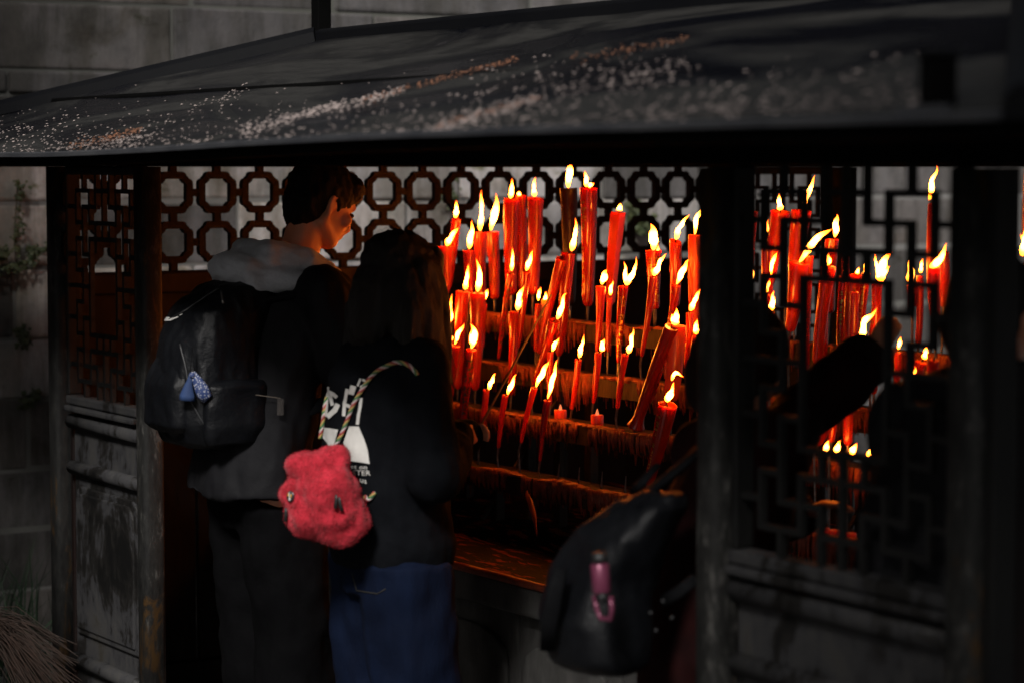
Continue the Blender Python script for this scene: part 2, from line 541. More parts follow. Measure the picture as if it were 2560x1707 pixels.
# beams round the top
for a, b in (((XL, -0.01, 1.752), (XR, 0.14, 1.97)), ((XL, 2.62, 1.752), (XR, 2.76, 1.97)),
             ((XL + 0.005, 0.145, 1.754), (0.085, 2.615, 1.968)), ((4.13, 0.145, 1.754), (XR - 0.005, 2.615, 1.968))):
    mb = MB(); mb.box(a, b); bevel(mb.build('beam', M_BEAM, pav), 0.008)

# lattice panels: a 10 x 14 grid of bars, symmetric both ways
HALF = [('H', 1, 1, 3), ('V', 2, 0, 1), ('V', 1, 1, 3), ('H', 3, 1, 2), ('H', 2, 0, 1), ('V', 2, 2, 5), ('H', 2, 2, 4), ('V', 4, 0, 2),
        ('V', 3, 1, 3), ('H', 1, 4, 5), ('V', 5, 0, 4), ('H', 3, 3, 5), ('H', 4, 3, 5), ('V', 4, 3, 4), ('H', 4, 1, 2), ('V', 1, 4, 6),
        ('H', 6, 1, 2), ('H', 5, 0, 1), ('H', 5, 2, 3), ('V', 3, 4, 7), ('H', 7, 0, 3), ('V', 2, 6, 7)]
def bars_set():
    hs, vs = set(), set()
    for k, q, a, b in HALF:
        for mx in (0, 1):
            for my in (0, 1):
                if k == 'H':
                    r_ = 14 - q if my else q
                    for c in range(a, b):
                        hs.add((r_, 9 - c if mx else c))
                else:
                    c_ = 10 - q if mx else q
                    for r_ in range(a, b):
                        vs.add((c_, 13 - r_ if my else r_))
    def runs(s):
        out = []
        for k in sorted({x for x, _ in s}):
            e = sorted(y for x, y in s if x == k)
            st = pv = e[0]
            for y in e[1:] + [None]:
                if y is None or y != pv + 1:
                    out.append((k, st, pv + 1)); st = y
                pv = y
        return out
    return runs(hs), runs(vs)
HB, VB = bars_set()
def dado(x0, x1, yf, sgn, z_top, parent):
    """carved board, rounded rails and raised lower panel below a lattice"""
    yb = yf + sgn * 0.05
    def bx(name, a, b, m=M_WORN, bv=0.006):
        mb = MB(); mb.box((a[0], min(a[1], b[1]), a[2]), (b[0], max(a[1], b[1]), b[2]))
        return bevel(mb.build(name, m, parent), bv, 2)
    bx('board', (x0, yf + sgn * 0.022, 0.0), (x1, yb, z_top - 0.02))
    bx('sill', (x0, yf - sgn * 0.006, z_top - 0.028), (x1, yb, z_top), M_WORN)
    bx('sill', (x0, yf - sgn * 0.016, z_top - 0.05), (x1, yb - sgn * 0.002, z_top - 0.031), M_WORN)
    for zz, rr in ((z_top - 0.085, 0.024), (z_top - 0.235, 0.022), (0.16, 0.024)):
        mb = MB(); mb.tube([(x0, yf + sgn * 0.016, zz), (x1, yf + sgn * 0.016, zz)], rr, 16)
        mb.build('rail', M_WORN, parent, True)
    # raised lower panel with clipped, rounded upper corners
    wq = (x1 - x0)
    def clip(inset, zt, zb):
        a, b = x0 + inset, x1 - inset
        pts = [(a, zb), (b, zb)]
        for q in range(7):
            t = q / 6 * PI / 2
            pts.append((b - 0.05 + 0.05 * math.cos(t), zt - 0.05 + 0.05 * math.sin(t)))
        for q in range(7):
            t = PI / 2 + q / 6 * PI / 2
            pts.append((a + 0.05 + 0.05 * math.cos(t), zt - 0.05 + 0.05 * math.sin(t)))
        return pts
    for inset, dep, z_in, nm in ((0.03, 0.012, 0.29, 'panel_moulding'), (0.05, 0.019, 0.31, 'raised_panel')):
        mb = MB()
        mb.prism(clip(inset, z_top - z_in, 0.22 + inset), (0, yf + sgn * 0.0225, 0), Vector((1, 0, 0)), Vector((0, 0, 1)), Vector((0, -sgn, 0)), dep)
        bevel(mb.build(nm, M_WORN, parent), 0.005, 2)
def lattice_panel(x0, x1, yf, sgn, zb, zt, fr=0.03):
    p = group_part('lattice_panel', pav)
    d0, d1 = sorted((yf + sgn * 0.012, yf + sgn * 0.027))
    f0, f1 = sorted((yf, yf + sgn * 0.05))
    for a, b in (((x0, f0, zb - 0.0), (x0 + fr, f1, 1.752)), ((x1 - fr, f0, zb), (x1, f1, 1.752)),
                 ((x0 + fr, f0, zt), (x1 - fr, f1, max(1.7515, zt + 0.008)))):
        mb = MB(); mb.box(a, b); bevel(mb.build('frame', M_LACQ, p), 0.006)
    X0, X1 = x0 + fr, x1 - fr
    cw, rh = (X1 - X0) / 10, (zt - zb) / 14
    bw = 0.0068
    for r_, a, b in HB:
        z = zb + r_ * rh
        cube_part('bar', M_LACQ, (X0 + a * cw - (bw if a else 0), d0 + 0.001, z - bw), (X0 + b * cw + (bw if b < 10 else 0), d1 - 0.001, z + bw), p)
    for c_, a, b in VB:
        x = X0 + c_ * cw
        cube_part('bar', M_LACQ, (x - bw, d0, zb + a * rh - (bw - 0.0015 if a else 0)), (x + bw, d1, zb + b * rh + (bw - 0.0015 if b < 14 else 0)), p)
    dado(x0, x1, yf, sgn, zb, pav)
lattice_panel(0.048, 0.592, 0.005, 1, 1.02, 1.725, 0.012)
lattice_panel(3.502, 4.155, 0.005, 1, 0.98, 1.757, 0.02)
lattice_panel(0.09, 0.615, 2.73, -1, 1.022, 1.722, 0.012)

# ring lattice of the end wall (plane x = 0)
def ring_poly(a, cusp):
    q = [(0.5, 0.0), (0.5, 0.2), (0.487, 0.268), (0.448, 0.315), (0.395, 0.333), (0.372, 0.372), (0.333, 0.395), (0.315, 0.448), (0.268, 0.487), (0.2, 0.5)]
    if cusp:   # inner edge: small inward steps at the corners
        q = [(0.5, 0.0), (0.5, 0.3), (0.485, 0.335), (0.44, 0.345), (0.41, 0.365), (0.4, 0.4), (0.365, 0.41), (0.345, 0.44), (0.335, 0.485), (0.3, 0.5)]
    pts = []
    for k in range(4):
        c, s_ = math.cos(k * PI / 2), math.sin(k * PI / 2)
        for x, y in q:
            pts.append(((x * c - y * s_) * a, (x * s_ + y * c) * a))
    return pts
ring_me = None
rl = group_part('ring_lattice', pav)
YC = [0.56 + 0.16 * k for k in range(-3, 14)]
ZC = (1.665, 1.5005)
def ring_mesh():
    mb = MB()
    o, i = ring_poly(0.139, False), ring_poly(0.0905, True)
    n = len(o)
    for dx in (-0.012, 0.012):
        mb.v += [Vector((dx, y, z)) for y, z in o] + [Vector((dx, y, z)) for y, z in i]
    for j in range(n):
        k = (j + 1) % n
        mb.f += [(j, k, n + k, n + j), (2 * n + j, 3 * n + j, 3 * n + k, 2 * n + k),
                 (j, 2 * n + j, 2 * n + k, k), (n + j, n + k, 3 * n + k, 3 * n + j)]
    me = mb.mesh('ring'); fixn(me); me.materials.append(M_IRON)
    return me
RING = ring_mesh()
for y in YC:
    for z in ZC:
        ob = bpy.data.objects.new('ring', RING); COL.objects.link(ob); ob.parent = rl
        ob.location = Vector((0.012, y, z)) - OFF[rl.name]; OFF[ob.name] = OFF[rl.name]
        if y < 2.5:
            cube_part('link', M_IRON, (0.002, y + 0.066, z - 0.0125), (0.022, y + 0.094, z + 0.0125), rl)
    for za, zb_ in ((1.731, 1.753), (1.566, 1.5995), (1.406, 1.435)):
        cube_part('link', M_IRON, (0.002, y - 0.0125, za), (0.022, y + 0.0125, zb_), rl)
# dado of the two end walls
def end_dado(xa, xb, xf, sgn):
    mb = MB(); mb.box((min(xa, xb), 0.03, 1.335), (max(xa, xb), 2.69, 1.407)); bevel(mb.build('rail', M_REDWOOD, pav), 0.008)
    mb = MB(); mb.box((min(xa, xb), 0.03, 0.0), (max(xa, xb), 2.69, 0.1)); bevel(mb.build('rail', M_REDWOOD, pav), 0.008)
    ys = [0.03 + 0.443 * k for k in range(7)]
    for k in range(6):
        mb = MB(); mb.box((min(xf, xf + 0.02), ys[k] + 0.004, 0.1), (max(xf, xf + 0.02), ys[k + 1] - 0.004, 1.335))
        bevel(mb.build('board', M_REDWOOD, pav), 0.004)
end_dado(-0.02, 0.05, 0.0, 1)
end_dado(4.2, 4.25, 4.215, 1)

# roof: four sloping metal sheets round a raised smoke vent
EX0, EX1, EY0, EY1 = -0.66, 4.93, -0.6, 3.3
RX0, RX1, RY0, RY1 = 0.585, 3.69, 0.636, 2.07
ZE, ZR = 1.79, 2.148
def eave_z(x):
    return 1.783 + 0.0085 * max(x, -0.6) + 0.003 * math.sin(x * 2.3) - 0.012 * math.exp(-((x - 1.35) / 0.8) ** 2)
def roof_pt(x, t):
    """front slope: t = 0 eave, 1 rim"""
    xa = EX0 + (x) * (EX1 - EX0); xb = RX0 + x * (RX1 - RX0)
    px = xa + (xb - xa) * t
    z = eave_z(xa) * (1 - t) + ZR * t
    n = 0.012 * noise.noise(Vector((px * 1.3, t * 1.1, 3.1))) + 0.007 * noise.noise(Vector((px * 3.1 + t * 2.5, t * 2.0, 9.7)))
    return Vector((px, EY0 + (RY0 - EY0) * t, z + n * min(1.0, t * 5 + 0.1)))
def roof_mat():
    m, t, p = nodes('dusty_black_sheet_metal')
    a = tex_noise(t, 1.5, 5, 0.55, (0.55, 1.5, 1.5), dist=1.1)
    b = tex_noise(t, 26, 7, 0.7, (0.35, 1.2, 1.0))
    dust = ramp(t, a, [(0.42, (0, 0, 0)), (0.56, (1, 1, 1))])
    mx = t.nodes.new('ShaderNodeMath'); mx.operation = 'MULTIPLY'
    L(t, dust, mx.inputs[0]); L(t, ramp(t, b, [(0.3, (0.55,) * 3), (0.7, (1,) * 3)]), mx.inputs[1])
    L(t, ramp(t, mx.outputs[0], [(0.0, (0.003, 0.0034, 0.0055)), (0.45, (0.009, 0.009, 0.009)), (1.0, (0.024, 0.0235, 0.022))]), p.inputs['Base Color'])
    L(t, ramp(t, mx.outputs[0], [(0.0, (0.26,) * 3), (0.35, (0.6,) * 3), (1.0, (0.9,) * 3)]), p.inputs['Roughness'])
    p.inputs['Specular IOR Level'].default_value = 0.22
    bump(t, p, b, 0.15, 0.004)
    return m
M_ROOF = roof_mat()
mb = MB(); NX, NT = 70, 18
for i in range(NX + 1):
    for j in range(NT + 1):
        mb.v.append(roof_pt(i / NX, j / NT))
for i in range(NX):
    for j in range(NT):
        a = i * (NT + 1) + j
        mb.f.append((a, a + NT + 1, a + NT + 2, a + 1))
rf = mb.build('roof_sheet', M_ROOF, pav, True)
sd = rf.modifiers.new('thick', 'SOLIDIFY'); sd.thickness = 0.006; sd.offset = -1
ROOF_BVH = BVHTree.FromPolygons([tuple(v) for v in mb.v], mb.f)
def sheet(pts):
    q = MB(); q.add(pts, [(0, 1, 2, 3)])
    o = q.build('roof_sheet', M_ROOF, pav)
    k = o.modifiers.new('thick', 'SOLIDIFY'); k.thickness = 0.006; k.offset = 0
    return o
sheet([(EX0, EY1, ZE), (EX0, EY0, eave_z(EX0)), (RX0, RY0, ZR), (RX0, RY1, ZR)])
sheet([(EX1, EY0, eave_z(EX1)), (EX1, EY1, ZE), (RX1, RY1, ZR), (RX1, RY0, ZR)])
sheet([(EX1, EY1, ZE), (EX0, EY1, ZE), (RX0, RY1, ZR), (RX1, RY1, ZR)])
# folded bright edge and fascia along the front eave
M_EDGE = mat('worn_sheet_edge', (0.03, 0.032, 0.037), (0.055, 0.056, 0.06), 0.5, scale=6, spec=0.3)
mb = MB(); rr = []
for i in range(60):
    xa = EX0 + i / 59 * (EX1 - EX0)
    z = roof_pt(i / 59, 0).z
    rr.append([Vector((xa, EY0 - 0.004, z + 0.004)), Vector((xa, EY0 + 0.006, z + 0.007)), Vector((xa, EY0 + 0.008, z - 0.006)), Vector((xa, EY0 - 0.003, z - 0.006))])
mb.loft(rr); mb.build('eave_edge', M_EDGE, pav, False)
mb = MB(); rr = []
for i in range(40):
    xa = EX0 + i / 39 * (EX1 - EX0); z = eave_z(xa)
    rr.append([Vector((xa, EY0 + 0.03, z - 0.008)), Vector((xa, EY0 + 0.06, z - 0.002)), Vector((xa, EY0 + 0.06, z - 0.03)), Vector((xa, EY0 + 0.03, z - 0.03))])
mb.loft(rr); mb.build('fascia', M_BEAM, pav)
mb = MB(); mb.box((EX0 + 0.03, EY0 + 0.06, 1.75), (EX0 + 0.06, EY1, 1.775)); mb.build('fascia', M_BEAM, pav)
# ceiling boards close the underside
mb = MB(); mb.add([(XL, 0.14, 1.969), (XR, 0.14, 1.969), (XR, 2.62, 1.969), (XL, 2.62, 1.969)], [(0, 3, 2, 1)])
ce = mb.build('ceiling', M_BEAM, pav); q = ce.modifiers.new('t', 'SOLIDIFY'); q.thickness = 0.02
M_CAP = mat('black_ridge_cap', (0.003, 0.0033, 0.0045), (0.005, 0.0052, 0.006), 0.5, 0.6, spec=0.1, scale=4, stretch=(0.3, 1, 1))
def cap(a, b, wd, ht, name):
    a, b = Vector(a), Vector(b)
    d = (b - a).normalized(); s_ = d.cross(Vector((0, 0, 1))).normalized(); u = s_.cross(d)
    mb = MB()
    prof = [(-wd, -0.02), (-wd * 0.9, ht * 0.45), (-wd * 0.4, ht), (wd * 0.4, ht), (wd * 0.9, ht * 0.45), (wd, -0.02)]
    mb.loft([[p + s_ * x + u * y for x, y in prof] for p in (a, b)])
    return mb.build(name, M_CAP, pav)
cap((EX0 - 0.02, EY0 - 0.02, eave_z(EX0) + 0.012), (RX0, RY0, ZR + 0.01), 0.035, 0.03, 'hip_cap')
cap((EX1 + 0.02, EY0 - 0.02, eave_z(EX1) + 0.012), (RX1, RY0, ZR + 0.01), 0.035, 0.03, 'hip_cap')
for a, b in (((RX0 - 0.03, RY0 - 0.012, 2.1), (RX1 + 0.03, RY0 + 0.045, 2.181)), ((RX0 - 0.03, RY1 - 0.045, 2.1), (RX1 + 0.03, RY1 + 0.012, 2.181)),
             ((RX0 - 0.032, RY0 + 0.046, 2.1), (RX0 + 0.03, RY1 - 0.046, 2.179)), ((RX1 - 0.03, RY0 + 0.046, 2.1), (RX1 + 0.032, RY1 - 0.046, 2.179))):
    q = MB(); q.box(a, b); bevel(q.build('vent_kerb', M_CAP, pav), 0.012, 3)
for x in (RX0, RX1):
    for y in (RY0 + 0.015, RY1 - 0.015):
        q = MB(); q.box((x - 0.024, y - 0.024, 2.17), (x + 0.024, y + 0.024, 2.75)); bevel(q.build('vent_post', M_BEAM, pav), 0.004)
q = MB(); q.loft([[Vector((0.25, 0.3, 2.75)), Vector((4.02, 0.3, 2.75)), Vector((4.02, 2.4, 2.75)), Vector((0.25, 2.4, 2.75))],
                  [Vector((1.0, 1.33, 3.1)), Vector((3.2, 1.33, 3.1)), Vector((3.2, 1.37, 3.1)), Vector((1.0, 1.37, 3.1))]])
q.build('vent_roof', M_ROOF, pav)
# small dark block with pale feet at the near end of the eave
pe = on_y(2345, 270, EY0 + 0.05)
orn = group_part('eave_bracket', pav)
cube_part('bracket_body', M_BEAM, pe + Vector((-0.018, -0.02, 0.0)), pe + Vector((0.018, 0.02, 0.075)), orn)
cube_part('bracket_cap', M_CAP, pe + Vector((-0.022, -0.025, 0.0755)), pe + Vector((0.022, 0.025, 0.083)), orn)
cube_part('bracket_foot', M_EDGE, pe + Vector((-0.06, -0.03, -0.01)), pe + Vector((0.05, -0.0205, 0.004)), orn)

# fallen blossom and needles on the roof (nobody could count them)
def petals(name, m, label, spots, size):
    mb = MB()
    for px, py in spots:
        d = ray(px, py).normalized()
        loc, nor, i, dist = ROOF_BVH.ray_cast(CAM, d)
        if loc is None or loc.y < EY0 + 0.008:
            continue
        if nor.z < 0: nor = -nor
        rot = nor.to_track_quat('Z', 'Y').to_matrix() @ Matrix.Rotation(random.uniform(0, 6.28), 3, 'Z')
        sx = size * random.uniform(0.5, 1.3); sy = sx * random.uniform(0.5, 1.0)
        c = loc + nor * 0.002
        tl = random.uniform(0, 0.5) * sx
        n = len(mb.v)
        mb.v += [c + rot @ Vector(q) for q in ((-sx, 0, 0), (-sx * .4, -sy, tl * .3), (sx * .5, -sy * .8, tl), (sx, 0, tl * .6), (sx * .5, sy * .8, tl), (-sx * .4, sy, tl * .5), (0, 0, sx * .5))]
        mb.f += [(n + k, n + (k + 1) % 6, n + 6) for k in range(6)]
    o = mb.build(name, m)
    tag(o, label, 'litter', kind='stuff')
gs = random.gauss
pale, rust = [], []
for _ in range(1250):
    x = 2300 * random.random() ** 1.25; e = 386 - max(0, x - 520) * 0.0655
    pale.append((x, e - abs(gs(0, 55)) - 2))
def streak(lst, a, b, n, sd, jit=0.0):
    for _ in range(n):
        t = random.random() ** 0.8
        lst.append((a[0] + (b[0] - a[0]) * t + gs(0, 6), a[1] + (b[1] - a[1]) * t + gs(0, sd * (1.3 - t * 0.6))))
streak(pale, (1030, 345), (1340, 250), 250, 9); streak(rust, (1090, 318), (1345, 248), 110, 4)
streak(pale, (850, 274), (1010, 225), 150, 6); streak(rust, (900, 255), (1290, 150), 230, 4)
streak(pale, (600, 330), (860, 262), 300, 7); streak(rust, (170, 372), (350, 328), 260, 6)
streak(pale, (90, 380), (380, 345), 170, 8); streak(pale, (1330, 245), (1720, 165), 120, 22)
streak(rust, (1430, 150), (1720, 100), 120, 6); streak(pale, (1600, 290), (1850, 270), 35, 9)
streak(pale, (1150, 200), (1620, 190), 110, 30); streak(pale, (480, 280), (620, 225), 60, 10)
M_PET = mat('fallen_blossom', (0.34, 0.28, 0.26), (0.17, 0.14, 0.13), 0.8, scale=3)
M_NEED = mat('rusty_needles', (0.22, 0.09, 0.045), (0.14, 0.06, 0.03), 0.9, scale=3)
petals('fallen_petals', M_PET, 'pale fallen petals scattered along the dark metal roof', pale, 0.0042)
petals('fallen_needles', M_NEED, 'rust brown needles gathered in streaks on the metal roof', rust, 0.0036)

# =================================================================== STONE ALTAR AND RACK
AY, AZ = 0.62, 0.607
alt = thing('stone_altar', 'low dirty stone altar with carved front and wax covered top under the rack', 'altar', (2.1, AY, 0))
q = MB(); q.box((0.12, AY, AZ - 0.1), (4.1, 2.1, AZ - 0.012)); bevel(q.build('top_slab', M_ALTAR, alt), 0.015, 3)
# raised rim crusted with wax
mb = MB(); rr = []
for i in range(90):
    x = 0.13 + i / 89 * 3.95
    n1 = 0.006 * noise.noise(Vector((x * 14, 0, 1))); n2 = 0.008 * noise.noise(Vector((x * 22, 5, 1)))
    rr.append([Vector((x, AY - 0.004 + n1, AZ - 0.014 + n2)), Vector((x, AY + 0.003 + n1, AZ + 0.004 + n1)), Vector((x, AY + 0.012 + n2 * 0.5, AZ + 0.005)), Vector((x, AY + 0.022 + n2, AZ - 0.011)), Vector((x, AY + 0.02, AZ - 0.02))])
mb.loft(rr); mb.build('wax_rim', M_DRIP, alt, True)
mb = MB(); nx, ny = 160, 40
for i in range(nx + 1):
    for j in range(ny + 1):
        x = 0.13 + i / nx * 3.95; y = AY + 0.02 + j / ny * 1.43
        z = AZ - 0.008 + 0.006 * noise.noise(Vector((x * 5, y * 18, 0))) + 0.004 * noise.noise(Vector((x * 20, y * 50, 4)))
        z += 0.05 * max(0.0, 1 - ((x - 1.1) / 0.45) ** 2 - ((y - 1.1) / 0.13) ** 2)
        mb.v.append(Vector((x, y, z)))
for i in range(nx):
    for j in range(ny):
        a = i * (ny + 1) + j
        mb.f.append((a, a + ny + 1, a + ny + 2, a + 1))
mb.build('wax_pool', M_TRAY, alt, True)
px0 = 0.2
k = 0
while px0 < 3.95:
    x1 = min(px0 + 0.5, 4.02)
    q = MB(); q.box((px0, AY + 0.05, 0.0), (x1 - 0.006, AY + 0.2, AZ - 0.103)); bevel(q.build('front_block', M_ALTAR, alt), 0.01, 2)
    q = MB(); pts = [(px0 + 0.04, 0.05), (x1 - 0.05, 0.05)]
    for s_ in range(9):
        t = s_ / 8 * PI
        pts.append(((px0 + x1) / 2 - 0.005 + (x1 - px0 - 0.09) / 2 * math.cos(t), 0.34 + 0.1 * math.sin(t) ** 0.7))
    q.prism(pts, (0, AY + 0.0505, 0), Vector((1, 0, 0)), Vector((0, 0, 1)), Vector((0, -1, 0)), 0.018)
    bevel(q.build('carved_arch', M_ALTAR, alt), 0.006, 2)
    px0 = x1; k += 1

SH = {1: (1.0, 0.809), 2: (1.12, 0.971), 3: (1.24, 1.106), 4: (1.36, 1.2535)}
RXA, RXB = 0.16, 3.42
rack = thing('candle_rack', 'stepped iron candle rack with four wax dripping shelves above the altar', 'rack', (1.8, 1.2, AZ))
for k, (y, z) in SH.items():
    s_ = group_part('shelf', rack)
    q = MB(); q.box((RXA, y, z - 0.008), (RXB, y + 0.105, z)); q.build('shelf_plate', M_SHELF, s_)
    q = MB(); q.box((RXA, y - 0.004, z - 0.058), (RXB, y - 0.0005, z + 0.003)); bevel(q.build('shelf_lip', M_SHELF, s_), 0.0015, 1)
    # wax: crust lumps on the edge and hanging drips, too many to count
    mb = MB(); x = RXA + 0.01
    while x < RXB - 0.02:
        lump = noise.noise(Vector((x * 6.0, k * 7.0, 0)))
        if lump > -0.25:
            h = 0.005 + 0.012 * max(0, lump) * random.uniform(0.6, 1.4)
            mb.ell((x, y + random.uniform(-0.004, 0.02), z + 0.002), (random.uniform(0.008, 0.03), random.uniform(0.008, 0.016), h), seg=8, rin=5)
        dn = noise.noise(Vector((x * 4.0, k * 3.0 + 20, 5)))
        if dn > -0.1:
            for _ in range(2):
                xx = x + random.uniform(-0.01, 0.01); ln = random.uniform(0.02, 0.11) * (0.6 + max(0, dn) * 1.5)
                r0 = random.uniform(0.0025, 0.007)
                mb.tube([(xx, y - 0.005, z + 0.004), (xx, y - 0.008, z - ln * 0.5), (xx + random.uniform(-.004, .004), y - 0.006, z - ln)], [r0, r0 * 0.9, r0 * 0.35], 6)
        # drips from behind the lip
        if random.random() < 0.8:
            xx = x; ln = random.uniform(0.03, 0.085); yy = y + random.uniform(0.02, 0.09); r0 = random.uniform(0.003, 0.009)
            mb.tube([(xx, yy, z - 0.006), (xx, yy, z - ln * 0.6), (xx + random.uniform(-.006, .006), yy, z - 0.02 - ln)], [r0, r0 * 0.8, r0 * 0.25], 5)
        x += random.uniform(0.005, 0.014)
    o = mb.build('wax_drips', M_DRIP, s_, True); o['kind'] = 'stuff'
for x in (RXA + 0.03, 0.95, 1.75, 2.55, RXB - 0.03):
    for (y, z) in SH.values():
        q = MB(); q.box((x - 0.018, y + 0.06, AZ - 0.012), (x + 0.018, y + 0.09, z - 0.009)); q.build('leg', M_SHELF, rack)
    q = MB(); q.tube([(x, 1.02, AZ + 0.04), (x, 1.45, 1.2)], 0.008, 6); q.build('brace', M_SHELF, rack)
# empty spikes on the front shelf
for px in (1399, 1450, 1507, 1566):
    b = on_y(px - 4, 1195 + (px - 1399) * 0.19, 1.03); b.z = SH[1][1]
    q = MB(); q.tube([b, b + Vector((0.006, 0, 0.055))], [0.004, 0.0015], 6); q.build('spike', M_STEEL, rack)

# =================================================================== CANDLES
ZONE = {'A': (1080, 400), 'B': (1420, 400), 'C': (1080, 630), 'D': (1420, 630), 'E': (1080, 860), 'G': (1420, 860), 'H': (1080, 1090), 'I': (1420, 1090),
        'J': (1820, 400), 'K': (2120, 400), 'L': (1820, 630), 'M': (2120, 630), 'N': (1820, 860), 'O': (2120, 860), 'P': (1820, 1090)}
ZS = 6.5333
def zp(t):
    o = ZONE[t[0]]
    return o[0] + t[1] / ZS, o[1] + t[2] / ZS
GRP = 'red ritual candles burning on the stepped rack'
def flame(base, tip, wd, bend, parent, yflat=0.7, curl=0.0):
    d = tip - base
    side = Vector((d.z, 0, -d.x)).normalized()
    mb = MB(); n = 13; sd_ = random.uniform(0, 500)
    pts, rad, al = [], [], []
    prof = random.choice((
        [(0, .28), (.06, .62), (.16, .92), (.28, 1.0), (.42, .9), (.58, .66), (.75, .38), (.88, .19), (.96, .09), (1, .015)],
        [(0, .2), (.06, .4), (.2, .66), (.36, .92), (.5, 1.0), (.64, .82), (.78, .5), (.9, .22), (.97, .08), (1, .015)],
        [(0, .35), (.06, .8), (.15, 1.05), (.26, .9), (.4, .62), (.52, .72), (.64, .6), (.8, .3), (.92, .12), (1, .015)]))
    for i in range(n + 1):
        t = i / n
        p = base + d * t + side * (bend * d.length * math.sin(t * PI) + curl * d.length * math.sin(t * 2 * PI) * t)
        for a, b in zip(prof, prof[1:]):
            if a[0] <= t <= b[0]:
                r_ = a[1] + (b[1] - a[1]) * (t - a[0]) / (b[0] - a[0]); break
        p = p + side * d.length * 0.13 * noise.noise(Vector((t * 3.0, sd_, 1.5))) * min(1, t * 3)
        pts.append(p); rad.append(r_ * wd / 2 * (1 + 0.3 * noise.noise(Vector((t * 5, sd_ * 1.7, 8))))); al.append(t)
    mb.tube(pts, rad, 8, yflat)
    mb.a = [a for a in al for _ in range(8)]
    off = OFF[parent.name]
    me = mb.mesh('flame', off)
    o = link('flame', me, M_FLAME, parent, True)
    OFF[o.name] = off
    return o
